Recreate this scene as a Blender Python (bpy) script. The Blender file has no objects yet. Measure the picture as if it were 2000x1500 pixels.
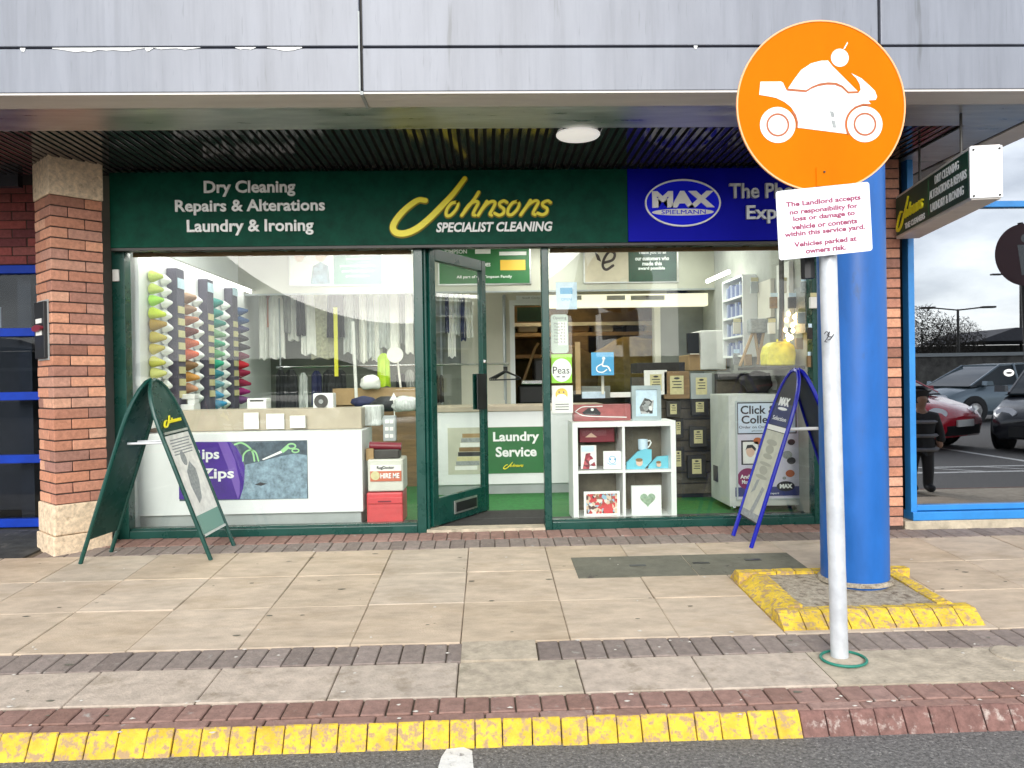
import bpy, bmesh, math, random
from mathutils import Vector, Matrix, noise as mnoise
random.seed(7)
V = Vector
scene = bpy.context.scene
COL = scene.collection

# ------------------------------------------------------------------ camera
CAM = V((0, 0, 1.08)); FPX = 1500.0
yaw, pit, rol = math.radians(1.8), -math.atan(10 / 1500), 0.016
F0 = V((math.sin(yaw) * math.cos(pit), math.cos(yaw) * math.cos(pit), math.sin(pit)))
R0 = V((math.cos(yaw), -math.sin(yaw), 0)); U0 = R0.cross(F0)
RR = R0 * math.cos(rol) - U0 * math.sin(rol); UU = U0 * math.cos(rol) + R0 * math.sin(rol)
cd = bpy.data.cameras.new('camera'); cam = bpy.data.objects.new('camera', cd); COL.objects.link(cam)
m3 = Matrix((RR, UU, -F0)).transposed(); m4 = m3.to_4x4(); m4.translation = CAM
cam.matrix_world = m4
cd.sensor_width = 36; cd.lens = 36 * FPX / 2000; cd.clip_start = 0.05; cd.clip_end = 800
scene.camera = cam

# ------------------------------------------------------------------ sky, sun, exposure
SUN_EL, SUN_AZ = math.radians(24), math.radians(186)      # azimuth clockwise from +Y
w = bpy.data.worlds.new('World'); scene.world = w; w.use_nodes = True
nt = w.node_tree; nt.nodes.clear()
N = nt.nodes.new
out = N('ShaderNodeOutputWorld'); bg = N('ShaderNodeBackground'); sky = N('ShaderNodeTexSky')
sky.sky_type = 'NISHITA'; sky.sun_disc = False; sky.sun_elevation = SUN_EL; sky.sun_rotation = SUN_AZ
sky.air_density = 1.0; sky.dust_density = 0.6
hs = N('ShaderNodeHueSaturation'); hs.inputs['Saturation'].default_value = 0.22
nt.links.new(sky.outputs[0], hs.inputs['Color'])
tc = N('ShaderNodeTexCoord'); mp = N('ShaderNodeMapping'); mp.inputs['Scale'].default_value = (1.6, 1.6, 4.2)
nt.links.new(tc.outputs['Generated'], mp.inputs[0])
ns = N('ShaderNodeTexNoise'); ns.inputs['Scale'].default_value = 2.2; ns.inputs['Detail'].default_value = 7; ns.inputs['Roughness'].default_value = .55
nt.links.new(mp.outputs[0], ns.inputs['Vector'])
cr = N('ShaderNodeValToRGB'); cr.color_ramp.elements[0].position = .33; cr.color_ramp.elements[0].color = (.62, .65, .7, 1)
cr.color_ramp.elements[1].position = .68; cr.color_ramp.elements[1].color = (1.5, 1.48, 1.45, 1)
nt.links.new(ns.outputs[0], cr.inputs[0])
mx = N('ShaderNodeMix'); mx.data_type = 'RGBA'; mx.blend_type = 'MULTIPLY'; mx.inputs[0].default_value = 1
# overcast: the cloud sheet evens out the brightness of the sky, c / (1 + lum/k)
lum = N('ShaderNodeRGBToBW'); nt.links.new(hs.outputs[0], lum.inputs[0])
dv = N('ShaderNodeMath'); dv.operation = 'MULTIPLY_ADD'; dv.inputs[1].default_value = 1 / 9; dv.inputs[2].default_value = 1; nt.links.new(lum.outputs[0], dv.inputs[0])
iv = N('ShaderNodeMath'); iv.operation = 'DIVIDE'; iv.inputs[0].default_value = 1.75; nt.links.new(dv.outputs[0], iv.inputs[1])
sc_ = N('ShaderNodeVectorMath'); sc_.operation = 'SCALE'; nt.links.new(hs.outputs[0], sc_.inputs[0]); nt.links.new(iv.outputs[0], sc_.inputs['Scale'])
nt.links.new(sc_.outputs[0], mx.inputs[6]); nt.links.new(cr.outputs[0], mx.inputs[7])
nt.links.new(mx.outputs[2], bg.inputs[0]); bg.inputs[1].default_value = 0.15
nt.links.new(bg.outputs[0], out.inputs[0])
sl = bpy.data.lights.new('sun', 'SUN'); so = bpy.data.objects.new('sun', sl); COL.objects.link(so)
sl.energy = 1.45; sl.angle = math.radians(36); sl.color = (1, .96, .9)
sd = V((math.sin(SUN_AZ) * math.cos(SUN_EL), math.cos(SUN_AZ) * math.cos(SUN_EL), math.sin(SUN_EL)))
so.rotation_euler = (-sd).to_track_quat('-Z', 'Y').to_euler()
vs = scene.view_settings; vs.view_transform = 'Standard'; vs.look = 'None'; vs.gamma = 1; vs.exposure = 1.0
vs.use_curve_mapping = False
scene.cycles.max_bounces = 7; scene.cycles.transparent_max_bounces = 16; scene.cycles.use_denoising = True
scene.cycles.sample_clamp_indirect = 6; scene.cycles.caustics_reflective = False; scene.cycles.caustics_refractive = False

# ------------------------------------------------------------------ measuring
YS = 5.56; SLOPE = 0.055; TILT = math.atan(SLOPE)
def ray(x, y): return F0 + RR * ((x - 1000) / FPX) - UU * ((y - 750) / FPX)
def at(x, y, Y):
    d = ray(x, y); return CAM + d * (Y / d.y)
def q(x, y, Y):
    p = at(x, y, Y); return (p.x, p.z)
def gz(Y): return -SLOPE * (YS - Y)
def gp(x, y):
    d = ray(x, y); return CAM + d * ((-SLOPE * YS - CAM.z) / (d.z - SLOPE * d.y))
def rc(x0, y0, x1, y1, Y):                       # photo rectangle -> (X0,Z0,X1,Z1) on plane Y, squared up
    ym, xm = (y0 + y1) / 2, (x0 + x1) / 2
    return (at(x0, ym, Y).x, at(xm, y1, Y).z, at(x1, ym, Y).x, at(xm, y0, Y).z)

# ------------------------------------------------------------------ materials
MATS = {}
def nd(t, typ, **k):
    n = t.nodes.new(typ)
    for a, b in k.items(): setattr(n, a, b)
    return n
def mat(name, col, rough=.5, metal=0., var=0., scale=6., bump=0., bscale=60., stretch=(1, 1, 1), emit=0., spec=.5,
        rnd=None, col2=None, mask=None, coat=0., alpha=1., rvar=0.):
    """procedural Principled: base colour, noise variation, per-object random colours (rnd), worn second colour (col2, mask=(scale,lo,hi))"""
    if name in MATS: return MATS[name]
    m = bpy.data.materials.new(name); m.use_nodes = True; t = m.node_tree; b = t.nodes['Principled BSDF']
    L = t.links.new
    b.inputs['Roughness'].default_value = rough; b.inputs['Metallic'].default_value = metal
    b.inputs['Specular IOR Level'].default_value = spec; b.inputs['Coat Weight'].default_value = coat
    geo = nd(t, 'ShaderNodeNewGeometry'); mp = nd(t, 'ShaderNodeMapping'); mp.inputs['Scale'].default_value = stretch
    L(geo.outputs['Position'], mp.inputs[0])
    if rnd:
        oi = nd(t, 'ShaderNodeObjectInfo'); r = nd(t, 'ShaderNodeValToRGB'); r.color_ramp.interpolation = 'LINEAR'
        els = r.color_ramp.elements
        while len(els) < len(rnd): els.new(.5)
        for i, c in enumerate(rnd): els[i].position = i / (len(rnd) - 1); els[i].color = (*c, 1)
        L(oi.outputs['Random'], r.inputs[0]); src = r.outputs[0]
    else:
        rg = nd(t, 'ShaderNodeRGB'); rg.outputs[0].default_value = (*col, 1); src = rg.outputs[0]
    if var:
        n = nd(t, 'ShaderNodeTexNoise'); n.inputs['Scale'].default_value = scale; n.inputs['Detail'].default_value = 6; n.inputs['Roughness'].default_value = .65
        L(mp.outputs[0], n.inputs['Vector'])
        mr = nd(t, 'ShaderNodeMapRange'); mr.inputs[1].default_value = .3; mr.inputs[2].default_value = .7
        mr.inputs[3].default_value = 1 - var; mr.inputs[4].default_value = 1 + var
        L(n.outputs[0], mr.inputs[0])
        vm = nd(t, 'ShaderNodeVectorMath', operation='SCALE'); L(src, vm.inputs[0]); L(mr.outputs[0], vm.inputs['Scale']); src = vm.outputs[0]
        if rvar:
            r2 = nd(t, 'ShaderNodeMapRange'); r2.inputs[1].default_value = .3; r2.inputs[2].default_value = .7
            r2.inputs[3].default_value = max(.02, rough - rvar); r2.inputs[4].default_value = min(1, rough + rvar)
            L(n.outputs[0], r2.inputs[0]); L(r2.outputs[0], b.inputs['Roughness'])
    if col2:
        n = nd(t, 'ShaderNodeTexNoise'); n.inputs['Scale'].default_value = mask[0]; n.inputs['Detail'].default_value = 8; n.inputs['Roughness'].default_value = .7
        L(mp.outputs[0], n.inputs['Vector'])
        mr = nd(t, 'ShaderNodeMapRange'); mr.inputs[1].default_value = mask[1]; mr.inputs[2].default_value = mask[2]
        L(n.outputs[0], mr.inputs[0])
        mm = nd(t, 'ShaderNodeMix', data_type='RGBA'); L(mr.outputs[0], mm.inputs[0]); L(src, mm.inputs[6]); mm.inputs[7].default_value = (*col2, 1); src = mm.outputs[2]
    L(src, b.inputs['Base Color'])
    if bump:
        n = nd(t, 'ShaderNodeTexNoise'); n.inputs['Scale'].default_value = bscale; n.inputs['Detail'].default_value = 5
        L(mp.outputs[0], n.inputs['Vector'])
        bp = nd(t, 'ShaderNodeBump'); bp.inputs['Strength'].default_value = bump; bp.inputs['Distance'].default_value = .01
        L(n.outputs[0], bp.inputs['Height']); L(bp.outputs[0], b.inputs['Normal'])
    if emit:
        b.inputs['Emission Color'].default_value = (*col, 1); b.inputs['Emission Strength'].default_value = emit
    MATS[name] = m; return m
def glass(name, refl, tint=(1, 1, 1), rough=0.0, gl=(1, 1, 1)):
    m = bpy.data.materials.new(name); m.use_nodes = True; t = m.node_tree; t.nodes.clear(); L = t.links.new
    o = nd(t, 'ShaderNodeOutputMaterial'); mx = nd(t, 'ShaderNodeMixShader'); tr = nd(t, 'ShaderNodeBsdfTransparent'); g = nd(t, 'ShaderNodeBsdfGlossy')
    tr.inputs[0].default_value = (*tint, 1); g.inputs['Roughness'].default_value = rough; g.inputs[0].default_value = (*gl, 1)
    ge = nd(t, 'ShaderNodeNewGeometry'); dt = nd(t, 'ShaderNodeVectorMath', operation='DOT_PRODUCT'); L(ge.outputs['Normal'], dt.inputs[0]); L(ge.outputs['Incoming'], dt.inputs[1])
    ab = nd(t, 'ShaderNodeMath', operation='ABSOLUTE'); L(dt.outputs['Value'], ab.inputs[0]); om = nd(t, 'ShaderNodeMath', operation='SUBTRACT'); om.inputs[0].default_value = 1; L(ab.outputs[0], om.inputs[1])
    pw_ = nd(t, 'ShaderNodeMath', operation='POWER'); L(om.outputs[0], pw_.inputs[0]); pw_.inputs[1].default_value = 5
    fr = nd(t, 'ShaderNodeMath', operation='MULTIPLY_ADD'); L(pw_.outputs[0], fr.inputs[0]); fr.inputs[1].default_value = .9; fr.inputs[2].default_value = .02
    ad = nd(t, 'ShaderNodeMath', operation='ADD', use_clamp=True); ad.inputs[1].default_value = refl
    L(fr.outputs[0], ad.inputs[0]); L(ad.outputs[0], mx.inputs[0]); L(tr.outputs[0], mx.inputs[1]); L(g.outputs[0], mx.inputs[2]); L(mx.outputs[0], o.inputs[0])
    MATS[name] = m; return m
M = dict(
    white=mat('white_laminate', (.78, .8, .8), .35, var=.05, scale=2),
    cream=mat('cream_paint', (.66, .63, .53), .6, var=.06, scale=2),
    wallgrey=mat('grey_green_wall', (.2, .215, .185), .7, var=.18, scale=3),
    ceil=mat('ceiling_paint', (.7, .7, .66), .8, var=.04),
    beige=mat('beige_worktop', (.42, .36, .27), .4, var=.12, scale=4),
    grey=mat('grey_plinth', (.35, .38, .38), .5, var=.1),
    dgreen=mat('dark_green_paint', (.004, .055, .042), .28, var=.18, scale=5, rvar=.08),
    fgreen=mat('sign_green_face', (.002, .06, .036), .55, var=.3, scale=9, spec=.12),
    fblue=mat('sign_blue_face', (.002, .004, .40), .55, var=.1, scale=3, spec=.12),
    oblue=mat('logo_blue', (.004, .012, .85), .5, spec=.15),
    textw=mat('white_vinyl', (.86, .88, .86), .4),
    silver=mat('silver_letter', (.55, .57, .57), .35, metal=.3, var=.2, scale=20),
    yel=mat('logo_yellow', (.97, .86, .03), .45),
    olive=mat('logo_yellow_edge', (.26, .2, .0), .6),
    orange=mat('sign_orange', (.64, .165, .0), .55, var=.08, scale=3, bump=.05, bscale=8, spec=.05, stretch=(1, 1, .5)),
    maroon=mat('maroon_print', (.3, .03, .1), .5),
    brown=mat('sign_brown_line', (.42, .11, .035), .5),
    pole=mat('galvanised_pole', (.62, .65, .68), .45, metal=.25, var=.16, scale=9, bump=.15, bscale=30, rvar=.1),
    blue=mat('blue_gloss_paint', (.006, .105, .39), .42, var=.22, scale=5, bump=.06, bscale=12, rvar=.1, stretch=(1, 1, .35), col2=(.03, .08, .19), mask=(8, .59, .72)),
    shutblue=mat('blue_shutter_paint', (.002, .035, .34), .5, var=.2, scale=6, spec=.2),
    frblue=mat('window_frame_blue', (.03, .24, .62), .35, var=.12, scale=5),
    black=mat('black_plastic', (.012, .013, .014), .4, var=.2),
    dark=mat('dark_metal', (.035, .032, .028), .45, metal=.0, var=.3, scale=12),
    aluminium=mat('brushed_aluminium', (.62, .62, .6), .34, metal=.9, var=.16, scale=5, stretch=(.6, 4, 4), rvar=.08),
    lip=mat('canopy_lip', (.62, .59, .55), .45, var=.1, scale=3, stretch=(.5, 3, 6)),
    chrome=mat('chrome', (.7, .7, .7), .15, metal=1),
    purple=mat('purple_print', (.055, .012, .26), .4, var=.25, scale=5),
    purple2=mat('purple_light_print', (.17, .09, .42), .4),
    mint=mat('mint_print', (.32, .62, .3), .4),
    denim=mat('denim_print', (.2, .29, .36), .6, var=.5, scale=26, bump=.2),
    denimd=mat('denim_dark_print', (.07, .1, .13), .6, var=.4, scale=20),
    pgreen=mat('poster_green', (.02, .15, .04), .45, var=.1),
    pgreend=mat('poster_dark_green', (.008, .055, .03), .45, var=.25, scale=9),
    carpet=mat('green_floor', (.02, .15, .03), .8, var=.3, scale=20, bump=.3, bscale=200),
    mat_=mat('door_mat', (.035, .033, .03), .95, var=.3, scale=30, bump=.6, bscale=250),
    red=mat('red_plastic', (.62, .06, .07), .4, var=.12, scale=8),
    dred=mat('dark_red', (.2, .015, .03), .4),
    ltblue=mat('sticker_blue', (.06, .34, .62), .4, var=.15),
    ice=mat('pale_blue_paper', (.6, .76, .88), .5, var=.12, scale=20),
    paper=mat('paper_white', (.8, .8, .76), .6, var=.05, scale=12),
    tagc=mat('cream_card', (.6, .55, .3), .6, var=.12, scale=40),
    lime=mat('lime_green', (.3, .66, .04), .4),
    ink=mat('print_ink', (.03, .03, .035), .6),
    inkg=mat('print_grey', (.3, .32, .32), .6, var=.3, scale=50),
    skin=mat('skin', (.55, .33, .23), .5, var=.1),
    skinp=mat('print_skin', (.72, .5, .38), .6),
    gold=mat('print_gold', (.8, .5, .05), .4),
    wood=mat('brown_board', (.23, .14, .06), .6, var=.3, scale=5, stretch=(1, 1, 6)),
    tan=mat('tan_cardboard', (.38, .25, .12), .7, var=.15),
    slate=mat('dark_slat_wall', (.085, .07, .048), .6, var=.6, scale=6, bump=.3),
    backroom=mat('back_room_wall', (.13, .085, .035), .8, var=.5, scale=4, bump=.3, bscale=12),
    bag=mat('yellow_bag', (.72, .66, .05), .45, var=.25, scale=18, bump=.4, bscale=25),
    dusk=mat('dark_fabric', (.03, .027, .024), .8, var=.4, scale=20),
    led=mat('led_tube', (1, .98, .94), .4, emit=4.0),
    lamp=mat('ceiling_lamp_diffuser', (.98, 1, .93), .4, emit=6.4),
    domel=mat('opal_dome', (.85, .83, .78), .35, var=.05, emit=.3),
    stone=mat('speckled_stone', (.72, .57, .4), .8, var=.32, scale=34, bump=.4, bscale=60, col2=(.42, .31, .2), mask=(20, .56, .7)),
    sill=mat('weathered_sill', (.5, .43, .32), .85, var=.25, scale=12, bump=.5, col2=(.12, .11, .07), mask=(5, .56, .74)),
    mortar=mat('mortar_dark', (.05, .032, .027), .9, var=.3, scale=30),
    brick=mat('brick_orange', (0, 0, 0), .85, rnd=[(.26, .12, .085), (.56, .25, .15), (.42, .19, .125), (.68, .34, .21), (.5, .23, .155), (.3, .15, .115), (.66, .36, .24), (.37, .19, .15)], var=.22, scale=38, bump=.35, bscale=90),
    brickd=mat('brick_dark_red', (0, 0, 0), .85, rnd=[(.14, .035, .04), (.3, .07, .06), (.2, .05, .05), (.26, .08, .07)], var=.22, scale=38, bump=.35, bscale=90),
    slab=mat('paving_slab', (0, 0, 0), .85, rnd=[(.50, .40, .29), (.53, .43, .325), (.51, .405, .295), (.54, .445, .345), (.50, .42, .325)], var=.2, scale=6, stretch=(1, 2.0, 1), bump=.3, bscale=110,
             col2=(.34, .25, .155), mask=(2.0, .5, .9)),
    slabf=mat('paving_slab_pale', (0, 0, 0), .87, rnd=[(.47, .39, .315), (.5, .415, .335), (.45, .38, .31)], var=.22, scale=16, bump=.4, bscale=90, col2=(.24, .19, .13), mask=(6, .54, .74)),
    slabg=mat('paving_slab_grey', (.44, .375, .285), .88, var=.28, scale=14, bump=.45, bscale=70, col2=(.14, .13, .08), mask=(5, .58, .8)),
    slabm=mat('access_cover_slate', (.14, .135, .1), .75, var=.22, scale=12, bump=.3, bscale=90, col2=(.06, .05, .045), mask=(9, .62, .7)),
    paver=mat('paver_grey_brown', (0, 0, 0), .85, rnd=[(.19, .15, .13), (.27, .22, .19), (.23, .185, .16), (.29, .235, .205)], var=.22, scale=26, bump=.45, bscale=80, col2=(.36, .34, .3), mask=(15, .60, .72)),
    paverr=mat('paver_red_brown', (0, 0, 0), .85, rnd=[(.23, .13, .1), (.31, .185, .15), (.265, .155, .125), (.33, .21, .175)], var=.22, scale=26, bump=.45, bscale=80, col2=(.4, .36, .32), mask=(15, .60, .72)),
    kerby=mat('kerb_worn_yellow', (.68, .47, .04), .8, var=.28, scale=11, bump=.9, bscale=45, col2=(.42, .28, .14), mask=(34, .49, .57)),
    kerbr=mat('kerb_red_brick', (.2, .105, .088), .85, var=.35, scale=30, bump=.6, bscale=70, col2=(.5, .42, .37), mask=(22, .56, .7)),
    joint=mat('paving_joint_sand', (.11, .085, .06), .95, var=.4, scale=40, bump=.4),
    gravel=mat('gravel_concrete', (.42, .36, .27), .9, var=.5, scale=60, bump=.9, bscale=110, col2=(.16, .12, .08), mask=(30, .5, .62)),
    asphalt=mat('asphalt', (.155, .148, .14), .9, var=.7, scale=70, bump=.9, bscale=150, col2=(.42, .4, .37), mask=(95, .56, .67)),
    tarmac=mat('car_park_tarmac', (.075, .075, .075), .9, var=.3, scale=9, bump=.3, bscale=90),
    rwhite=mat('road_paint', (.75, .74, .7), .8, var=.15, scale=30, bump=.3, col2=(.2, .19, .18), mask=(28, .58, .68)),
    darkpave=mat('dark_paving', (.05, .052, .05), .7, var=.5, scale=9, bump=.3, col2=(.2, .19, .17), mask=(7, .58, .74)),
    soffit=mat('dark_soffit_slat', (.2, .2, .21), .13, metal=.85, var=.3, scale=9, stretch=(3, .4, 1), rvar=.1),
    voidm=mat('soffit_void', (.004, .004, .004), .9),
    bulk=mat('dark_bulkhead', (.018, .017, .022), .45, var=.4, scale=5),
    wallup=mat('building_wall_render', (.42, .42, .42), .8, var=.1),
    gcable=mat('green_ring', (.015, .2, .14), .45, var=.2),
    litter=mat('chewing_gum', (.55, .52, .46), .8),
    foliage=mat('bare_tree_twigs', (.035, .03, .024), .9),
    hedge=mat('dark_hedge', (.03, .04, .02), .9, var=.5, scale=3),
    stonewall=mat('stone_retaining_wall', (.1, .095, .085), .9, var=.6, scale=2.5, bump=.4, bscale=8),
    roofd=mat('slate_roof', (.07, .07, .08), .8, var=.2),
    carred=mat('red_car_paint', (.5, .012, .03), .25, coat=.8),
    carblk=mat('black_car_paint', (.012, .014, .02), .22, coat=.8),
    carsil=mat('silver_blue_car_paint', (.2, .26, .3), .25, metal=.4, coat=.6),
    carglass=mat('car_glass', (.02, .03, .035), .05),
    tyre=mat('tyre_rubber', (.015, .015, .015), .8),
    headl=mat('headlamp_lens', (.75, .77, .8), .1, spec=.8),
    coat=mat('striped_coat', (.02, .02, .022), .7),
    coatg=mat('coat_stripe_grey', (.3, .3, .32), .7, var=.2),
)
def panel_mat():
    m = bpy.data.materials.new('weathered_canopy_panel'); m.use_nodes = True; t = m.node_tree; b = t.nodes['Principled BSDF']; L = t.links.new
    geo = nd(t, 'ShaderNodeNewGeometry'); b.inputs['Roughness'].default_value = .38
    def nz(stretch, scale, lo, hi, a, c, det=7):
        mp = nd(t, 'ShaderNodeMapping'); mp.inputs['Scale'].default_value = stretch; L(geo.outputs['Position'], mp.inputs[0])
        n = nd(t, 'ShaderNodeTexNoise'); n.inputs['Scale'].default_value = scale; n.inputs['Detail'].default_value = det; n.inputs['Roughness'].default_value = .6; L(mp.outputs[0], n.inputs['Vector'])
        r = nd(t, 'ShaderNodeMapRange'); r.inputs[1].default_value = lo; r.inputs[2].default_value = hi; r.inputs[3].default_value = a; r.inputs[4].default_value = c; L(n.outputs[0], r.inputs[0]); return r.outputs[0]
    rg = nd(t, 'ShaderNodeRGB'); rg.outputs[0].default_value = (.205, .222, .262, 1); src = rg.outputs[0]
    for s in (nz((1, 1, .22), 5, .3, .7, .88, 1.12), nz((1, 1, .05), 22, .45, .75, 1.04, .85), nz((1, 1, .08), 60, .62, .74, 1.0, .8, 3)):
        vm = nd(t, 'ShaderNodeVectorMath', operation='SCALE'); L(src, vm.inputs[0]); L(s, vm.inputs['Scale']); src = vm.outputs[0]
    sp = nz((1, .3, .1), 7, .665, .71, 0, .7, 4)                         # scratches and runs
    mm = nd(t, 'ShaderNodeMix', data_type='RGBA'); L(sp, mm.inputs[0]); L(src, mm.inputs[6]); mm.inputs[7].default_value = (.1, .11, .12, 1)
    L(mm.outputs[2], b.inputs['Base Color'])
    n = nd(t, 'ShaderNodeTexNoise'); n.inputs['Scale'].default_value = 2.2; L(geo.outputs['Position'], n.inputs['Vector'])
    bp = nd(t, 'ShaderNodeBump'); bp.inputs['Strength'].default_value = .12; bp.inputs['Distance'].default_value = .05; L(n.outputs[0], bp.inputs['Height']); L(bp.outputs[0], b.inputs['Normal'])
    return m
def photo_mat(name, pal, scale):
    """flat printed photograph: voronoi cells through a palette, softened by noise"""
    m = bpy.data.materials.new(name); m.use_nodes = True; t = m.node_tree; b = t.nodes['Principled BSDF']; L = t.links.new; b.inputs['Roughness'].default_value = .35
    geo = nd(t, 'ShaderNodeNewGeometry'); n = nd(t, 'ShaderNodeTexNoise'); n.inputs['Scale'].default_value = scale * .8; L(geo.outputs['Position'], n.inputs['Vector'])
    ad = nd(t, 'ShaderNodeVectorMath', operation='MULTIPLY_ADD'); L(n.outputs['Color'], ad.inputs[0]); ad.inputs[1].default_value = (.6 / scale,) * 3; L(geo.outputs['Position'], ad.inputs[2])
    v = nd(t, 'ShaderNodeTexVoronoi'); v.inputs['Scale'].default_value = scale; L(ad.outputs[0], v.inputs['Vector']); sx = nd(t, 'ShaderNodeSeparateColor'); L(v.outputs['Color'], sx.inputs[0])
    r = nd(t, 'ShaderNodeValToRGB'); r.color_ramp.interpolation = 'CONSTANT'; e = r.color_ramp.elements
    while len(e) < len(pal): e.new(.5)
    for i, c in enumerate(pal): e[i].position = i / len(pal); e[i].color = (*c, 1)
    L(sx.outputs[0], r.inputs[0]); L(r.outputs[0], b.inputs['Base Color']); MATS[name] = m; return m
M['crowd'] = photo_mat('crowd_photo_print', [(.5, .05, .05), (.6, .42, .3), (.1, .05, .05), (.7, .55, .42), (.3, .5, .65), (.62, .06, .07), (.75, .7, .65), (.3, .15, .1)], 46)
M['bw'] = photo_mat('grey_photo_print', [(.02, .02, .02), (.5, .5, .5), (.15, .15, .15), (.75, .75, .75), (.05, .05, .05), (.35, .35, .35)], 34)
M['redph'] = photo_mat('red_photo_print', [(.3, .03, .05), (.75, .75, .75), (.5, .1, .12), (.8, .8, .82), (.15, .03, .04)], 36)
M['panel'] = panel_mat()
M['glass'] = glass('shop_glass', .007, (.985, 1, .985))
M['glassr'] = glass('tinted_window_glass', .40, (.3, .32, .33), gl=(.92, .95, 1))
M['glassl'] = glass('dark_window_glass', .0, (.7, .75, .8))
M['glassd'] = glass('door_glass', .01, (.98, 1, .985))

# ------------------------------------------------------------------ geometry helpers
class Fr:                                        # a drawing plane: 2-D (u,v) plus height n above it
    def __init__(s, O, U, W): s.O = V(O); s.U = V(U).normalized(); s.W = V(W).normalized(); s.N = s.U.cross(s.W)
    def p(s, u, v, n=0): return s.O + s.U * u + s.W * v + s.N * n
def FY(Y): return Fr((0, Y, 0), (1, 0, 0), (0, 0, 1))
def bm_(): return bmesh.new()
def prism(b, fr, pts, n0, n1):
    k = len(pts)
    a = [b.verts.new(fr.p(u, v, n0)) for u, v in pts]; c = [b.verts.new(fr.p(u, v, n1)) for u, v in pts]
    fs = [b.faces.new(c), b.faces.new(a[::-1])]
    for i in range(k): fs.append(b.faces.new((a[i], a[(i + 1) % k], c[(i + 1) % k], c[i])))
    return b
def rb(b, fr, r, n0, n1): return prism(b, fr, [(r[0], r[1]), (r[2], r[1]), (r[2], r[3]), (r[0], r[3])], n0, n1)
def box(b, x0, y0, z0, x1, y1, z1): return rb(b, FY(0), (x0, z0, x1, z1), -y1, -y0)
def ell(c, ru, rv, k=40, a0=0): return [(c[0] + ru * math.cos(a0 + 2 * math.pi * i / k), c[1] + rv * math.sin(a0 + 2 * math.pi * i / k)) for i in range(k)]
def ring(b, fr, c, ru, rv, t, n0, n1, k=48):
    o = ell(c, ru, rv, k); i_ = ell(c, ru - t, rv - t, k)
    vs_ = [[b.verts.new(fr.p(*p, n)) for p in pts] for pts, n in ((o, n0), (o, n1), (i_, n1), (i_, n0))]
    for s in range(4):
        A, B_ = vs_[s], vs_[(s + 1) % 4]
        for j in range(k): b.faces.new((A[j], A[(j + 1) % k], B_[(j + 1) % k], B_[j]))
    return b
def cat(pts, n=8):
    P = [V((*p, 0)) for p in pts]; P = [P[0] * 2 - P[1]] + P + [P[-1] * 2 - P[-2]]; o = []
    for i in range(1, len(P) - 2):
        for k in range(n):
            t = k / n; a, b_, c, d = P[i - 1:i + 3]
            v = .5 * (2 * b_ + (c - a) * t + (2 * a - 5 * b_ + 4 * c - d) * t * t + (3 * b_ - a - 3 * c + d) * t ** 3); o.append((v.x, v.y))
    o.append((P[-2].x, P[-2].y)); return o
def ribbon(b, fr, pts, w, n0, n1, smooth=True):
    """brush stroke of width w (or list of widths) with rounded ends"""
    ws = w if isinstance(w, (list, tuple)) else None
    p = cat(pts) if smooth else pts
    n = len(p); W_ = [(ws[0] + 0) if 0 else 0 for _ in p]
    for i in range(n):
        if ws: s = i / (n - 1) * (len(ws) - 1); j = min(int(s), len(ws) - 2); W_[i] = ws[j] * (1 - s + j) + ws[j + 1] * (s - j)
        else: W_[i] = w
    pl = [V((*a, 0)) for a in p]
    dirs = [(pl[min(i + 1, n - 1)] - pl[max(i - 1, 0)]).normalized() for i in range(n)]
    sec = []
    for e in (.97, .75, .45): sec.append((pl[0] - dirs[0] * (W_[0] / 2 * e), dirs[0], W_[0] * math.sqrt(1 - e * e)))
    for i in range(n): sec.append((pl[i], dirs[i], W_[i]))
    for e in (.45, .75, .97): sec.append((pl[-1] + dirs[-1] * (W_[-1] / 2 * e), dirs[-1], W_[-1] * math.sqrt(1 - e * e)))
    prev = None
    for c, d, ww in sec:
        s = V((-d.y, d.x, 0)) * (ww / 2); l, r = c + s, c - s
        cur = [b.verts.new(fr.p(l.x, l.y, n0)), b.verts.new(fr.p(l.x, l.y, n1)), b.verts.new(fr.p(r.x, r.y, n1)), b.verts.new(fr.p(r.x, r.y, n0))]
        if prev:
            for i in range(4): b.faces.new((prev[i], prev[(i + 1) % 4], cur[(i + 1) % 4], cur[i]))
        else: b.faces.new(cur)
        prev = cur
    b.faces.new(prev[::-1]); return b
def tube(b, pts, r, k=8, cap=True):
    pts = [V(p) for p in pts]; n = len(pts); rs = r if isinstance(r, (list, tuple)) else [r] * n
    prev = None; up = None
    for i in range(n):
        d = (pts[min(i + 1, n - 1)] - pts[max(i - 1, 0)]).normalized()
        if up is None: up = d.orthogonal().normalized()
        up = (up - d * up.dot(d)).normalized(); s = d.cross(up)
        cur = [b.verts.new(pts[i] + (up * math.cos(2 * math.pi * j / k) + s * math.sin(2 * math.pi * j / k)) * rs[i]) for j in range(k)]
        if prev:
            for j in range(k): b.faces.new((prev[j], prev[(j + 1) % k], cur[(j + 1) % k], cur[j]))
        elif cap: b.faces.new(cur[::-1])
        prev = cur
    if cap: b.faces.new(prev)
    return b
def lathe(b, prof, M4=Matrix(), k=20):
    rows = []
    for r, z in prof: rows.append([b.verts.new(M4 @ V((r * math.cos(2 * math.pi * j / k), r * math.sin(2 * math.pi * j / k), z))) for j in range(k)])
    for a, c in zip(rows, rows[1:]):
        for j in range(k): b.faces.new((a[j], a[(j + 1) % k], c[(j + 1) % k], c[j]))
    b.faces.new(rows[0][::-1]); b.faces.new(rows[-1]); return b
TXT = {}
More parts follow.
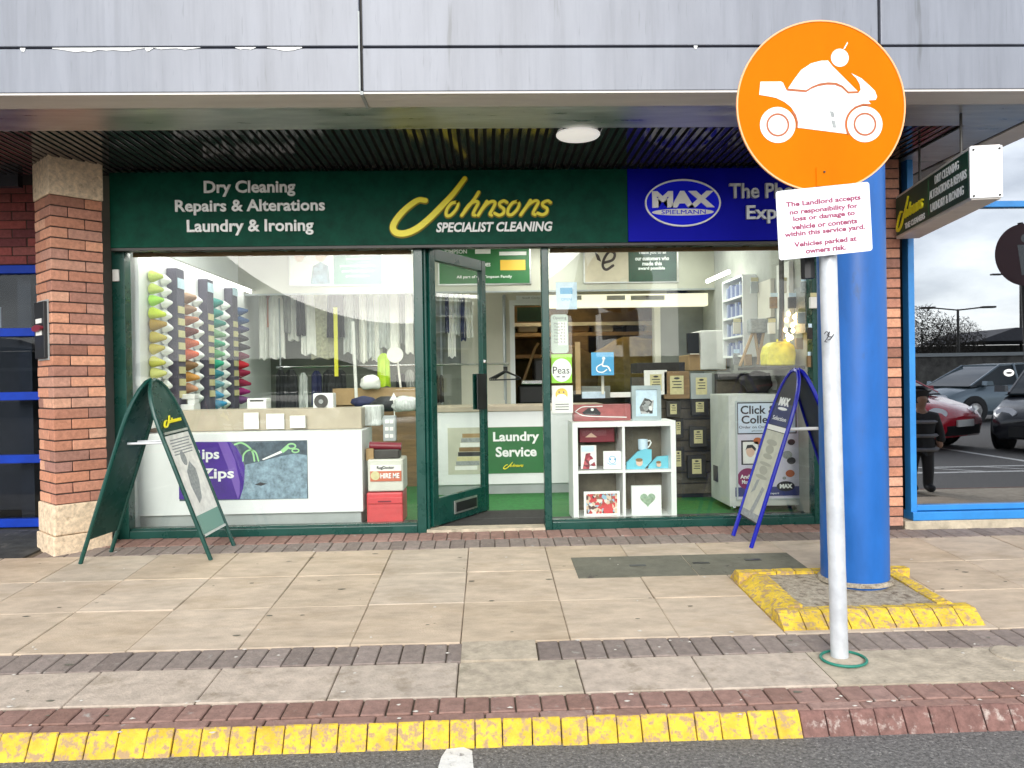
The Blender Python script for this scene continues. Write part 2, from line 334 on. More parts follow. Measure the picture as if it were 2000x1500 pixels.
def text(b, fr, s, r, n0, n1, bold=.0, shear=0., rot=0.):
    """lettering fitted to rectangle r=(u0,v0,u1,v1) on the plane"""
    cu = bpy.data.curves.new('t', 'FONT'); cu.body = s; cu.size = 1; cu.offset = bold; cu.extrude = .5; cu.resolution_u = 3; cu.shear = shear
    to = bpy.data.objects.new('t', cu); COL.objects.link(to)
    dg = bpy.context.evaluated_depsgraph_get(); me = bpy.data.meshes.new_from_object(to.evaluated_get(dg))
    xs = [v.co.x for v in me.vertices]; ys = [v.co.y for v in me.vertices]
    x0, x1, y0, y1 = min(xs), max(xs), min(ys), max(ys)
    cx, cy = (r[0] + r[2]) / 2, (r[1] + r[3]) / 2; ca, sa = math.cos(rot), math.sin(rot); vm = []
    for v in me.vertices:
        u = ((v.co.x - x0) / (x1 - x0) - .5) * (r[2] - r[0]); w_ = ((v.co.y - y0) / (y1 - y0) - .5) * (r[3] - r[1])
        vm.append(b.verts.new(fr.p(cx + u * ca - w_ * sa, cy + u * sa + w_ * ca, n1 if v.co.z > 0 else n0)))
    for f in me.polygons:
        try: b.faces.new([vm[i] for i in f.vertices])
        except ValueError: pass
    bpy.data.objects.remove(to); bpy.data.curves.remove(cu); bpy.data.meshes.remove(me); return b

# ------------------------------------------------------------------ object helpers
WL = {}
def tag(o, label=None, cat_=None, group=None, kind=None):
    if label: o['label'] = label
    if cat_: o['category'] = cat_
    if group: o['group'] = group
    if kind: o['kind'] = kind
    return o
def ob(name, b, mt, parent=None, label=None, cat_=None, group=None, kind=None, smooth=False, bevel=0):
    me = bpy.data.meshes.new(name)
    bmesh.ops.recalc_face_normals(b, faces=b.faces[:]); b.to_mesh(me); b.free()
    xs = [v.co for v in me.vertices]
    lo = V((min(v.x for v in xs), min(v.y for v in xs), min(v.z for v in xs))); hi = V((max(v.x for v in xs), max(v.y for v in xs), max(v.z for v in xs)))
    c = (lo + hi) / 2
    if parent is None: c.z = lo.z
    me.transform(Matrix.Translation(-c))
    me.materials.append(M[mt] if isinstance(mt, str) else mt)
    if smooth:
        for p in me.polygons: p.use_smooth = True
        try: me.set_sharp_from_angle(angle=math.radians(38))
        except Exception: pass
    o = bpy.data.objects.new(name, me); COL.objects.link(o)
    o.location = c - (WL[parent] if parent else V((0, 0, 0)))
    if parent: o.parent = parent
    if bevel:
        md = o.modifiers.new('bevel', 'BEVEL'); md.width = bevel; md.segments = 2; md.limit_method = 'ANGLE'
    WL[o] = c; return tag(o, label, cat_, group, kind)
def empty(name, loc, label, cat_, group=None, parent=None, kind=None):
    o = bpy.data.objects.new(name, None); COL.objects.link(o); loc = V(loc)
    o.empty_display_size = .1
    o.location = loc - (WL[parent] if parent else V((0, 0, 0)))
    if parent: o.parent = parent
    WL[o] = loc; return tag(o, label, cat_, group, kind)
def inst(name, me, loc, parent, rot=(0, 0, 0), scale=(1, 1, 1)):
    o = bpy.data.objects.new(name, me); COL.objects.link(o); o.parent = parent; o.location = V(loc) - WL[parent]; o.rotation_euler = rot; o.scale = scale
    WL[o] = V(loc); return o
def bevbox_mesh(name, sx, sy, sz, mt, ch=.004, jit=0.):
    """box with chamfered top and edges, centred"""
    b = bm_(); bmesh.ops.create_cube(b, size=1)
    for v in b.verts: v.co = V((v.co.x * sx, v.co.y * sy, v.co.z * sz)) + V((random.uniform(-jit, jit), random.uniform(-jit, jit), random.uniform(-jit, jit) * .5))
    bmesh.ops.bevel(b, geom=b.edges[:], offset=ch, segments=1, affect='EDGES')
    me = bpy.data.meshes.new(name); b.to_mesh(me); b.free(); me.materials.append(M[mt]); return me

# ================================================================== GROUND
b = bm_(); box(b, -300, -300, -.33, 300, 300, -.27); ob('ground', b, 'tarmac', kind='structure')
b = bm_(); box(b, -90, -70, -.26, 90, 2.735, -.228); ob('road', b, 'asphalt', kind='structure')
PAVE = empty('pavement', (0, 4.1, gz(4.1)), None, None, kind='structure')
def sheet(name, X0, X1, Y0, Y1, dz, th, mt, parent=PAVE, **k):
    bb = bm_(); P = [(X0, Y0), (X1, Y0), (X1, Y1), (X0, Y1)]
    a = [bb.verts.new((x, y, gz(y) + dz)) for x, y in P]; c = [bb.verts.new((x, y, gz(y) + dz - th)) for x, y in P]
    bb.faces.new(a); bb.faces.new(c[::-1])
    for i in range(4): bb.faces.new((a[i], a[(i + 1) % 4], c[(i + 1) % 4], c[i]))
    return ob(name, bb, mt, parent, **k)
sheet('bedding', -9, 9, 2.774, 5.9, -.012, .09, 'joint')
sheet('outer_paving', -9, -4.15, 2.80, 5.6, -.001, .04, 'slabg'); sheet('outer_paving', 4.36, 9, 2.80, 5.6, -.001, .04, 'slabg')
def pieces(name, X0, X1, Y0, Y1, wx, mt, gap=.006, off=0., jit=.0025, nv=3, skip=None, ch=.004):
    sy = (Y1 - Y0) / math.cos(TILT) - gap
    ms = [bevbox_mesh(name, wx - gap, sy, .05, mt, ch, .0012) for _ in range(nv)]
    x = X0 + off; r = random.Random(hash((round(Y0, 2), round(wx, 2))) & 255)
    while x < X1:
        xc, yc = x + wx / 2, (Y0 + Y1) / 2
        if not (skip and skip(xc, yc)):
            inst(name, r.choice(ms), (xc, yc, gz(yc) - .025 + r.uniform(-jit, jit)), PAVE, (TILT + r.uniform(-.004, .004), r.uniform(-.008, .008), r.uniform(-.006, .006)))
        x += wx
colx = lambda X, Y: 1.38 < X < 2.30 and 3.55 < Y < 4.40
pieces('paver', -4.1, 4.3, 5.275, 5.485, .1, 'paverr', skip=lambda X, Y: X < -3.1 or 2.4 < X)
pieces('paver', -4.1, 4.3, 5.06, 5.27, .1, 'paver', off=.03, skip=lambda X, Y: X < -3.0)
pieces('paver', -3.1, 3.1, 3.285, 3.485, .1, 'paver', skip=lambda X, Y: -.14 < X < .2)
pieces('paver', -3.1, 3.1, 2.838, 2.962, .0965, 'paverr')
pieces('paver', -3.1, 3.1, 2.775, 2.834, .2, 'paverr', off=.07)
XO = .358
for Y0, Y1 in ((4.537, 5.056), (4.013, 4.533), (3.49, 4.009)):
    pieces('paving_slab', XO - 4.5, 4.35, Y0, Y1, .5, 'slab', gap=.0035, jit=.0015, nv=3, skip=lambda X, Y: (1.38 < X < 2.3 and Y < 4.3 and False))
pieces('paving_slab', XO - 3.5, XO - .6, 2.967, 3.28, .5, 'slabf', gap=.005, jit=.0015)
pieces('paving_slab', XO - .5, XO - .1, 2.967, 3.28, .5, 'slabg', gap=.005, jit=.0015)
pieces('paving_slab', XO, XO + .95, 2.967, 3.28, .5, 'slabf', gap=.005, jit=.0015)
sheet('concrete_patch', XO + 1.0, 3.3, 2.967, 3.28, .0, .04, 'slabg')
sheet('concrete_patch', -.135, .195, 3.285, 3.485, .004, .04, 'slabg')
sheet('dark_paving', -4.1, -3.03, 5.0, 5.95, .001, .04, 'darkpave'); sheet('shop_strip', -3.05, 2.6, 5.486, 5.9, -.006, .04, 'darkpave')
# kerb blocks along the road edge, painted yellow up to the pole
def kerb_mesh(mt):
    bb = bm_(); wx = .094; pr = [(2.768, -.152), (2.758, -.163), (2.718, -.235), (2.712, -.29), (2.775, -.29), (2.775, -.150)]
    a = [bb.verts.new((-wx / 2, y, z)) for y, z in pr]; c = [bb.verts.new((wx / 2, y, z)) for y, z in pr]; n = len(pr)
    bb.faces.new(a); bb.faces.new(c[::-1])
    for i in range(n): bb.faces.new((a[i], a[(i + 1) % n], c[(i + 1) % n], c[i]))
    bmesh.ops.recalc_face_normals(bb, faces=bb.faces[:]); bmesh.ops.bevel(bb, geom=[e for e in bb.edges if abs(e.verts[0].co.x - e.verts[1].co.x) < 1e-5], offset=.0022, segments=1, affect='EDGES')
    me = bpy.data.meshes.new('kerb_block'); bb.to_mesh(me); bb.free(); me.transform(Matrix.Translation((0, -2.75, .2))); me.materials.append(M[mt]); return me
KERB = empty('kerb', (0, 2.75, -.25), None, None, kind='structure')
b = bm_(); box(b, -9, 2.765, -.3, 9, 2.79, -.175); ob('kerb_bed', b, 'joint', KERB)
ky, kr = kerb_mesh('kerby'), kerb_mesh('kerbr'); x = -3.0; r = random.Random(3)
while x < 3.0:
    kw = r.uniform(.9, 1.12); inst('kerb_block', ky if x < 1.10 else kr, (x + .0985 * (kw - 1) / 2, 2.75 + r.uniform(-.004, .004), -.2 + r.uniform(-.004, .003)), KERB, (r.uniform(-.03, .03), r.uniform(-.01, .01), r.uniform(-.015, .015)), (kw, 1, 1)); x += .0985 * kw
b = bm_()
for s in (-1, 1): box(b, min(s * 3.05, s * 9), 2.715, -.29, max(s * 3.05, s * 9), 2.77, -.155)
ob('kerb_run', b, 'kerbr', KERB)
# gum, litter and marks on the paving
b = bm_(); r = random.Random(11)
for i in range(100):
    X = r.uniform(-3, 3); Y = r.choice([r.uniform(2.8, 3.6), r.uniform(2.8, 5.2), r.uniform(2.74, 2.98)])
    if colx(X, Y): continue
    a = r.uniform(.003, .009); c0 = V((X, Y, gz(Y) + .0022)); pts = [c0 + V((math.cos(t) * a * r.uniform(.7, 1.9), math.sin(t) * a * r.uniform(.5, 1.2), 0)) for t in [j * math.pi / 4 for j in range(8)]]
    vs_ = [b.verts.new(p + V((0, (0), SLOPE * (p.y - c0.y)))) for p in pts]; top = b.verts.new(c0 + V((0, 0, .003)))
    for j in range(8): b.faces.new((vs_[j], vs_[(j + 1) % 8], top))
ob('litter_specks', b, 'litter', label='scattered pale gum spots and litter on the paving', cat_='litter', kind='stuff')
b = bm_()
for i in range(80):
    X = r.uniform(-3, 3); Y = r.uniform(2.85, 5.2)
    if colx(X, Y): continue
    a = r.uniform(.004, .016); c0 = V((X, Y, gz(Y) + .0025)); vs_ = [b.verts.new(c0 + V((math.cos(j * math.pi / 4) * a * r.uniform(.7, 1.8), math.sin(j * math.pi / 4) * a * .6, SLOPE * math.sin(j * math.pi / 4) * a * .6))) for j in range(8)]
    b.faces.new(vs_)
ob('gum_stains', b, 'slabm', label='scattered dark trodden gum stains on the paving', cat_='stain', kind='stuff')
# white paint on the road
p0 = gp(862, 1472)
b = bm_(); pts = []
def road(x, y):
    d = ray(x, y); return CAM + d * ((-.224 - CAM.z) / d.z)
pts = [road(872, 1463), road(905, 1459), road(922, 1466), road(925, 1500), road(928, 1560), road(852, 1560), road(856, 1498), road(862, 1478)]
vt = [b.verts.new(p) for p in pts]; vb = [b.verts.new(p - V((0, 0, .003))) for p in pts]; b.faces.new(vt)
for i in range(8): b.faces.new((vt[i], vb[i], vb[(i + 1) % 8], vt[(i + 1) % 8]))
ob('road_marking', b, 'rwhite', kind='structure')
b = bm_()
for (x0, y0, x1, y1) in ((4.2, .9, 12, 1.0), (4.2, .35, 12, .43), (5.2, -4.2, 5.3, .35), (7.7, -4.2, 7.8, .35), (10.2, -4.2, 10.3, .35), (2.7, -4.2, 2.8, .35), (-2.3, -4.2, -2.2, .35), (-4.8, -4.2, -4.7, .35), (.2, -4.2, .3, .35)): box(b, x0, y0, -.228, x1, y1, -.224)
for k in range(9): prism(b, Fr((0, 0, -.2265), (1, 0, 0), (0, 1, 0)), [(4.3 + k * .8, .43), (4.38 + k * .8, .43), (4.9 + k * .8, .9), (4.82 + k * .8, .9)], 0, .002)
ob('car_park_marking', b, 'rwhite', kind='structure')

# access cover and small round cover
t = empty('access_cover', (1.18, 4.57, gz(4.57)), 'dark slate coloured rectangular access cover set in the paving before the right window', 'cover')
sheet('cover_plate', .5, 1.19, 4.365, 4.77, .003, .03, 'slabm', t); sheet('cover_plate', 1.195, 1.86, 4.365, 4.77, .003, .03, 'slabm', t)
for x_, y_ in ((.83, 4.56), (1.55, 4.62), (1.22, 4.58)):
    sheet('lifting_slot', x_, x_ + .1, y_, y_ + .03, .0045, .004, 'black', t)
c = gp(1978, 1277); b = bm_(); lathe(b, [(.085, -.02), (.085, .003), (.075, .006), (0.02, .006)], Matrix.Translation((c.x, c.y, gz(c.y))) @ Matrix.Rotation(TILT, 4, 'X'), 24)
t = ob('stop_tap_cover', b, 'slabg', label='small round pale cover in the concrete at the right edge', cat_='cover')

# ================================================================== BLUE COLUMN ON ITS YELLOW PLINTH
ZS_ = 2.585; CX, CY = at(1668, 1000, 4.05).x, 4.05
pl = empty('column_plinth', (1.84, 3.98, gz(3.98)), 'raised square plinth with worn yellow painted edging round the blue column', 'plinth')
x0, x1, y0, y1 = 1.357, 2.318, 3.525, 4.32
def top(y): return gz(y) + .085
# edging blocks with a splayed outer face
def edge_block(A, B_, inn, name='edging_block'):
    """block from ground points A->B, inward direction inn"""
    bb = bm_(); A = V(A); B_ = V(B_); inn = V(inn); rows = []
    for P in (A, B_):
        g = gz(P.y); prof = [(0, -.03), (0, .006), (.075, .06), (.09, .066), (.15, .064), (.15, -.03)]
        rows.append([bb.verts.new(V((P.x, P.y, 0)) + inn * u + V((0, 0, g + h + random.uniform(-.003, .003)))) for u, h in prof])
    n = 6
    for i in range(n): bb.faces.new((rows[0][i], rows[0][(i + 1) % n], rows[1][(i + 1) % n], rows[1][i]))
    bb.faces.new(rows[0][::-1]); bb.faces.new(rows[1]); return ob(name, bb, 'kerby', pl)
n = 9; g_ = .003
for i in range(n):
    a, c = x0 + (x1 - x0) * i / n + g_, x0 + (x1 - x0) * (i + 1) / n - g_
    edge_block((a, y0, 0), (c, y0, 0), (0, 1, 0)); edge_block((c, y1, 0), (a, y1, 0), (0, -1, 0))
for i in range(1, n - 1):
    a, c = y0 + (y1 - y0) * i / n + g_ + .05 * (i == 1), y0 + (y1 - y0) * (i + 1) / n - g_
    edge_block((x0, c, 0), (x0, a, 0), (1, 0, 0)); edge_block((x1, a, 0), (x1, c, 0), (-1, 0, 0))
sheet('gravel_bed', x0 + .12, x1 - .12, y0 + .12, y1 - .12, .055, .05, 'gravel', pl)
t = empty('blue_column', (CX, CY, top(CY) - .02), 'thick round bright blue column standing on the yellow edged plinth', 'column')
b = bm_(); lathe(b, [(.171, -.06), (.171, ZS_ - .014), (.1, ZS_ - .0135)], Matrix.Translation((CX, CY, 0)), 48); ob('shaft', b, 'blue', t, smooth=True)
b = bm_(); lathe(b, [(.19, gz(CY) + .06), (.186, gz(CY) + .075), (.175, gz(CY) + .08)], Matrix.Translation((CX, CY, 0)), 40); ob('base_seal', b, 'gravel', t)

# ================================================================== CANOPY
YF, ZS = 4.02, 2.585; XR = 3.46; XL = -6.1
cp = empty('canopy', (0, 4.8, ZS), 'weathered grey metal clad canopy with peeling seam along the shopfront top', 'canopy')
zs_ = at(1000, 91, YF).z; vX = [XL, at(705, 90, YF).x - 2.735, at(705, 90, YF).x, at(1718, 90, YF).x, XR]
fy = FY(YF)
for a, c in zip(vX, vX[1:]):
    for z0, z1 in ((ZS, zs_ - .006), (zs_ + .006, 3.30), (3.312, 3.75)):
        b = bm_(); rb(b, fy, (a + .008, z0, c - .008, z1), -.05, 0); ob('panel', b, 'panel', cp, bevel=.004)
for z0, z1 in ((ZS, zs_ - .006), (zs_ + .006, 3.30), (3.312, 3.75)):
    b = bm_(); box(b, XR - .045, YF + .055, z0, XR, 5.9, z1); ob('side_panel', b, 'panel', cp)
b = bm_(); box(b, XL, YF + .052, ZS + .03, XR - .05, YF + .09, 3.72); ob('backing', b, 'dark', cp)
b = bm_(); box(b, XL, YF + .02, 3.74, XR - .01, 7, 3.80); ob('roof_sheet', b, 'dark', cp)
# peeling white edge along the seam
r = random.Random(5)
def peel(xa, xb, d):
    b = bm_()
    n = max(4, int((xb - xa) / 14)); up = [q(xa + (xb - xa) * i / n, 94.5 - .0035 * (xa + (xb - xa) * i / n), YF) for i in range(n + 1)]
    lo = [(u, v - d * r.uniform(.35, 1) * (0.2 if i in (0, n) else 1)) for i, (u, v) in enumerate(up)]
    prism(b, fy, lo + up[::-1], .0005, .004); ob('peeled_edge', b, 'textw', cp)
for xa, xb, d in ((40, 50, .02), (103, 283, .022), (283, 300, .02), (300, 392, .012), (460, 500, .012), (522, 590, .02), (1355, 1362, .03)): peel(xa, xb, d)
# underside: lip, gap, bright band, slats
b = bm_(); box(b, XL, YF + .002, ZS - .012, XR - .003, YF + .2, ZS - .002); ob('lip', b, 'lip', cp)
b = bm_(); box(b, XR - .2, YF + .202, ZS - .012, XR - .003, 5.9, ZS - .002); ob('lip', b, 'lip', cp)
b = bm_(); box(b, XL, YF + .1, ZS + .012, XR - .05, 5.95, ZS + .03); ob('void', b, 'voidm', cp)
b = bm_(); box(b, XL, YF + .218, ZS - .006, XR - .22, 4.60, ZS + .004); ob('edge_band', b, 'aluminium', cp)
b = bm_(); box(b, 2.93, 4.602, ZS - .006, XR - .22, 5.9, ZS + .004); ob('edge_band', b, 'aluminium', cp)
b = bm_(); x_ = at(706, 180, YF).x; box(b, x_ - .006, YF - .008, ZS - .02, x_ + .01, YF + .2, ZS - .001); box(b, x_ - .012, YF - .003, ZS + .0, x_ - .004, YF + .005, 3.0); ob('joint_strip', b, 'grey', cp)
sm = bevbox_mesh('slat', .035, .95, .012, 'soffit', .003)
sof = empty('soffit', (0, 5.07, ZS), None, None, kind='structure'); x = -4.3
while x < 2.92:
    inst('slat', sm, (x, 5.077, ZS + .0 + random.uniform(-.001, .001)), sof); x += .0535
b = bm_(); lathe(b, [(.135, .0), (.135, -.008), (.127, -.016), (.08, -.026), (.02, -.03)], Matrix.Translation((at(1130, 255, 4.69).x, 4.72, ZS - .006)), 36)
ob('round_ceiling_light', b, 'domel', label='round opal dome lamp on the slatted canopy underside', cat_='lamp', smooth=True)

# ================================================================== BUILDING
bl = empty('shop_building', (0, 7.5, 0), 'grey rendered building housing the row of shops', 'building')
b = bm_(); box(b, -9, 5.62, 2.62, 2.9, 5.9, 6); ob('upper_wall', b, 'wallup', bl)
b = bm_(); box(b, 2.9, 5.62, 3.4, 9, 5.9, 6); ob('upper_wall', b, 'wallup', bl)
b = bm_(); box(b, -9, 5.91, 2.75, 9, 14, 2.95); ob('roof', b, 'wallup', bl)
b = bm_(); box(b, 2.52, 5.66, 0, 2.88, 12, 2.74); ob('party_wall', b, 'wallgrey', bl)
b = bm_(); box(b, -3.12, 5.66, 0, -2.68, 12, 2.74); ob('party_wall', b, 'wallgrey', bl)
b = bm_(); box(b, -9, 12.01, -.1, 9, 12.3, 2.74); ob('rear_wall', b, 'wallgrey', bl)
for s in (-8.9, 8.7):
    b = bm_(); box(b, s, 5.95, -.1, s + .2, 12, 2.74); ob('end_wall', b, 'wallgrey', bl)
# bulkhead above the left neighbour
b = bm_(); box(b, -9, 5.55, 2.50, -3.3, 5.61, 2.62); ob('bulkhead', b, 'bulk', bl)

def wall_of_bricks(parent, X0, X1, Yf, z0, z1, mt, ch=.0695, seed=1, odd=None):
    L_, g, d = .215, .009, .1; r = random.Random(seed)
    ms = {}
    def me(l):
        k = round(l, 3)
        if k not in ms: ms[k] = [bevbox_mesh('brick', l - g, d, ch - g, mt, .003, .0012) for _ in range(2)]
        return r.choice(ms[k])
    n = int(round((z1 - z0) / ch)); ch2 = (z1 - z0) / n
    for i in range(n):
        x = X1; first = L_ if i % 2 else L_ / 2; l = first
        while x > X0 + .02:
            l_ = min(l, x - X0)
            inst('brick', me(l_), (x - l_ / 2, Yf + d / 2 + r.uniform(-.002, .002), z0 + (i + .5) * ch2), parent); x -= l_; l = L_
# right pier
PY = 5.30
t = empty('brick_pier', (2.68, PY + .15, 0), 'orange brick pier between the blue column and the tinted window', 'pier')
b = bm_(); box(b, 2.465, PY + .006, -.03, 2.9, 5.65, 2.6); ob('mortar_core', b, 'mortar', t)
wall_of_bricks(t, 2.462, 2.906, PY, 0.0, 2.58, 'brick', seed=4)
# left header wall
LY = 5.9
t = empty('brick_header', (-3.7, LY, 2.0), 'dark red brickwork above the left blue barred window', 'wall')
b = bm_(); box(b, -9, LY + .006, 2.0, -3.12, LY + .2, 2.6); ob('mortar_core', b, 'mortar', t)
wall_of_bricks(t, -4.6, -3.13, LY, 2.0, 2.6, 'brickd', seed=9)

# turned brick column at the left
e1, e2 = V((.7071, .7071, 0)), V((-.7071, .7071, 0)); C1 = V((-2.835, 5.10, 0)); SD = .322
cc = C1 + (e1 + e2) * SD / 2
bc = empty('brick_column', (cc.x, cc.y, 0), 'square orange brick column set at an angle with stone cap and base', 'column')
ang = math.atan2(e1.y, e1.x)
def colbox(name, h, z0, z1, mt, **k):
    bb = bm_(); fr_ = Fr((cc.x, cc.y, 0), e1, e2); prism(bb, fr_, [(-h, -h), (h, -h), (h, h), (-h, h)], z0, z1); return ob(name, bb, mt, bc, **k)
colbox('mortar_core', SD / 2 - .007, .2, 2.4, 'mortar')
colbox('stone_cap', SD / 2 + .006, 2.335, 2.59, 'stone', bevel=.006); colbox('stone_base', SD / 2 + .01, .10, .30, 'stone', bevel=.008); colbox('stone_base', SD / 2 + .02, -.06, .096, 'stone', bevel=.008)
nb = 29; chh = (2.335 - .30) / nb; lb = .2125
bms = [bevbox_mesh('brick', lb - .005, .1065, chh - .009, 'brick', .003, .0014) for _ in range(4)]
for i in range(nb):
    z = .30 + (i + .5) * chh
    for k in range(4):
        a = ang + k * math.pi / 2; u = V((math.cos(a), math.sin(a), 0)); v = V((-math.sin(a), math.cos(a), 0))
        s = 1 if i % 2 else -1
        p = cc - v * (SD / 2 - .1065 / 2) + u * s * (SD / 2 - lb / 2 + .0) + V((0, 0, z)); 
        inst('brick', random.choice(bms), p, bc, (0, 0, a))
# black notice box on the column's left face
fr_ = Fr(cc - e1 * (SD / 2) + V((0, 0, 0)), -e2, (0, 0, 1))
t0 = cc - e1 * (SD / 2 + .02); zb0, zb1 = at(95, 700, 5.2).z, at(95, 590, 5.2).z
t = empty('notice_box', (t0.x, t0.y, zb0), 'black narrow notice box with red band on the brick column', 'sign box')
b = bm_(); rb(b, fr_, (-.1, zb0, .1, zb1), .003, .03); ob('box_body', b, 'black', t, bevel=.004)
b = bm_(); rb(b, fr_, (-.112, zb0 - .012, .112, zb1 + .012), .001, .008); ob('frame', b, 'grey', t)
zm = (zb0 + zb1) / 2
b = bm_(); prism(b, fr_, ell((0, zm + .012), .095, .022, 20), .03, .05); ob('red_band', b, 'dred', t)
for dz in (.045, -.035):
    b = bm_(); rb(b, fr_, (-.05, zm + dz, .06, zm + dz + .03), .03, .036); ob('label_plate', b, 'paper', t)

# ================================================================== LEFT NEIGHBOUR WINDOW
t = empty('barred_window', (-3.7, LY, 0), 'dark window with blue horizontal bars left of the brick column', 'window')
for y in (529, 651, 775, 897, 1021):
    X0, z0, X1, z1 = rc(-200, y - 8, 100, y + 8, LY); b = bm_(); rb(b, FY(LY), (-4.9, z0, -3.13, z1), 0, .06); ob('bar', b, 'shutblue', t, bevel=.004)
ys = (529, 651, 775, 897, 1021)
for a, c in zip(ys, ys[1:]):
    z1, z0 = at(40, a + 8, LY).z, at(40, c - 8, LY).z; b = bm_(); rb(b, FY(LY), (-4.9, z0 + .002, -3.13, z1 - .002), .01, .016); ob('pane', b, 'glassl', t)
b = bm_(); rb(b, FY(LY), (-3.60, .05, -3.5, 1.98), -.2, -.12); ob('inner_post', b, 'bulk', t)
b = bm_(); box(b, -8.6, 7.2, -.05, -3.14, 7.25, 2.7); ob('dark_backing', b, 'bulk', t)  # dark sheet stands in for the unlit interior behind the bars
for (x, y, x2, y2) in ((60, 548, 80, 585), (58, 602, 80, 640), (-15, 600, 3, 640), (70, 935, 90, 975), (58, 935, 61, 975)):
    r_ = rc(x, y, x2, y2, 6.2); b = bm_(); rb(b, FY(6.2), r_, 0, .01); ob('paper_notice', b, 'paper' if y < 900 else 'inkg', t)

# ================================================================== RIGHT NEIGHBOUR WINDOW
WY = 5.33
t = empty('tinted_window', (3.6, WY, 0), 'large tinted window in a light blue frame reflecting the car park', 'window')
jx0, jx1 = at(1776, 700, WY).x, at(1788, 700, WY).x
zr0, zr1 = at(1890, 1008, WY).z, at(1890, 985, WY).z; zt0, zt1 = at(1950, 404, WY).z, at(1950, 392, WY).z
b = bm_(); rb(b, FY(WY), (jx0, zr0, jx1, 3.4), -.08, .0); ob('jamb', b, 'frblue', t, bevel=.004)
b = bm_(); rb(b, FY(WY), (8.0, zr0, 8.06, 3.4), -.08, .0); ob('jamb', b, 'frblue', t)
b = bm_(); rb(b, FY(WY), (jx1 + .001, zr0 + .045, 7.999, zr1), -.08, -.002); ob('bottom_rail', b, 'frblue', t, bevel=.004)
b = bm_(); rb(b, FY(WY), (jx0 - .002, zr0 - .02, 8.06, zr0 + .04), -.1, .03); ob('window_sill', b, 'frblue', t, bevel=.005)
b = bm_(); rb(b, FY(WY), (jx1 + .001, zt0, 7.999, zt1), -.08, -.002); ob('transom', b, 'frblue', t, bevel=.003)
b = bm_(); rb(b, FY(WY), (jx1 - .01, zr1 - .01, 8.01, zt0 + .01), -.045, -.035); ob('pane', b, 'glassr', t)
b = bm_(); rb(b, FY(WY), (jx1 - .01, zt1 - .01, 8.01, 3.4), -.045, -.035); ob('pane', b, 'glassr', t)
b = bm_(); box(b, 2.95, 6.9, -.05, 8.6, 7.0, 3.4); ob('dark_backing', b, 'bulk', t)  # darkness of the room behind, put in as a dark sheet
b = bm_(); rb(b, FY(WY - .03), (2.915, -.04, 8.1, zr0 - .022), -.25, 0); ob('stone_sill', b, 'sill', t, bevel=.006)
r_ = rc(1966, 721, 1987, 735, WY)
b = bm_(); prism(b, FY(WY), ell(((r_[0] + r_[2]) / 2, (r_[1] + r_[3]) / 2), .038, .026, 20), -.034, -.031)
o = ob('eye_sticker', b, 'textw', label='small white sticker with an eye on the tinted window', cat_='sticker')
b = bm_(); prism(b, FY(WY), ell(((r_[0] + r_[2]) / 2, (r_[1] + r_[3]) / 2), .022, .008, 16), -.031, -.029); ob('eye_mark', b, 'ink', o)

# ================================================================== SHOPFRONT
FYS = 5.50                                        # face of the frame
sf = empty('shopfront', (-.1, 5.53, 0), 'dark green framed shopfront with two large panes and a centre door', 'shopfront')
fs = FY(FYS)
def XA(x, y=760, Y=FYS): return at(x, y, Y).x
ZT = at(1065, 476, FYS).z; ZH = at(700, 488, FYS).z
xL0, xL1 = XA(222), XA(247); xM0, xM1 = XA(811), XA(829); xD0, xD1 = XA(1061), XA(1075); xR0, xR1 = 2.36, 2.455
for a, c in ((xL0, xL1), (xM0, xM1), (xD0, xD1), (xR0, xR1)):
    b = bm_(); rb(b, fs, (a, -.03, c, ZT + .05), -.1, 0); ob('post', b, 'dgreen', sf, bevel=.004)
for a, c in ((xL1, xM0), (xD1, xR0)):
    b = bm_(); rb(b, fs, (a + .001, -.03, c - .001, .045), -.1, -.002); ob('bottom_rail', b, 'dgreen', sf, bevel=.004)
    b = bm_(); rb(b, fs, (a + .001, .0455, c - .001, .057), -.1, -.03); ob('glazing_bead', b, 'dgreen', sf)
    b = bm_(); rb(b, fs, (a + .001, ZT - .018, c - .001, ZT + .05), -.1, -.003); ob('head_rail', b, 'dgreen', sf)
    b = bm_(); TL = math.radians(.9)
    fr_ = Fr((0, FYS + .035, .05), (1, 0, 0), (0, math.sin(TL), math.cos(TL))); rb(b, fr_, (a - .004, 0, c + .004, ZT - .055), -.006, 0); ob('pane', b, 'glass', sf)
    b = bm_(); rb(b, fs, (a + .001, ZT - .026, c - .001, ZT - .0185), -.06, .004); ob('head_trim', b, 'dgreen', sf)
for a, c, lb_ in ((xL1, xM0, 'left'), (xD1, xR0, 'right')):  # shielded strips added to brighten window goods, in place of small head spots
    t = empty('added_head_light', ((a + c) / 2, FYS + .13, ZT - .03), 'lit strip lamp added inside along the head of the %s pane' % lb_, 'lamp')
    b = bm_(); box(b, a + .02, FYS + .105, ZT - .015, c - .02, FYS + .155, ZT + .02); ob('housing', b, 'white', t)
    b = bm_(); box(b, a + .02, FYS + .092, ZT - .05, c - .02, FYS + .104, ZT + .02); ob('shield', b, 'wood', t)
    b = bm_(); box(b, a + .03, FYS + .11, ZT - .03, c - .03, FYS + .15, ZT - .016); ob('diffuser', b, mat('added_strip_lamp', (1, 1, .95), .4, emit=6), t)
b = bm_(); rb(b, fs, (xM1 + .001, ZT - .018, xD0 - .001, ZT + .05), -.1, -.003); ob('head_rail', b, 'dgreen', sf)
b = bm_(); rb(b, fs, (xM1 + .001, -.03, xD0 - .001, .012), -.14, .02); ob('threshold', b, 'sill', sf, bevel=.003)
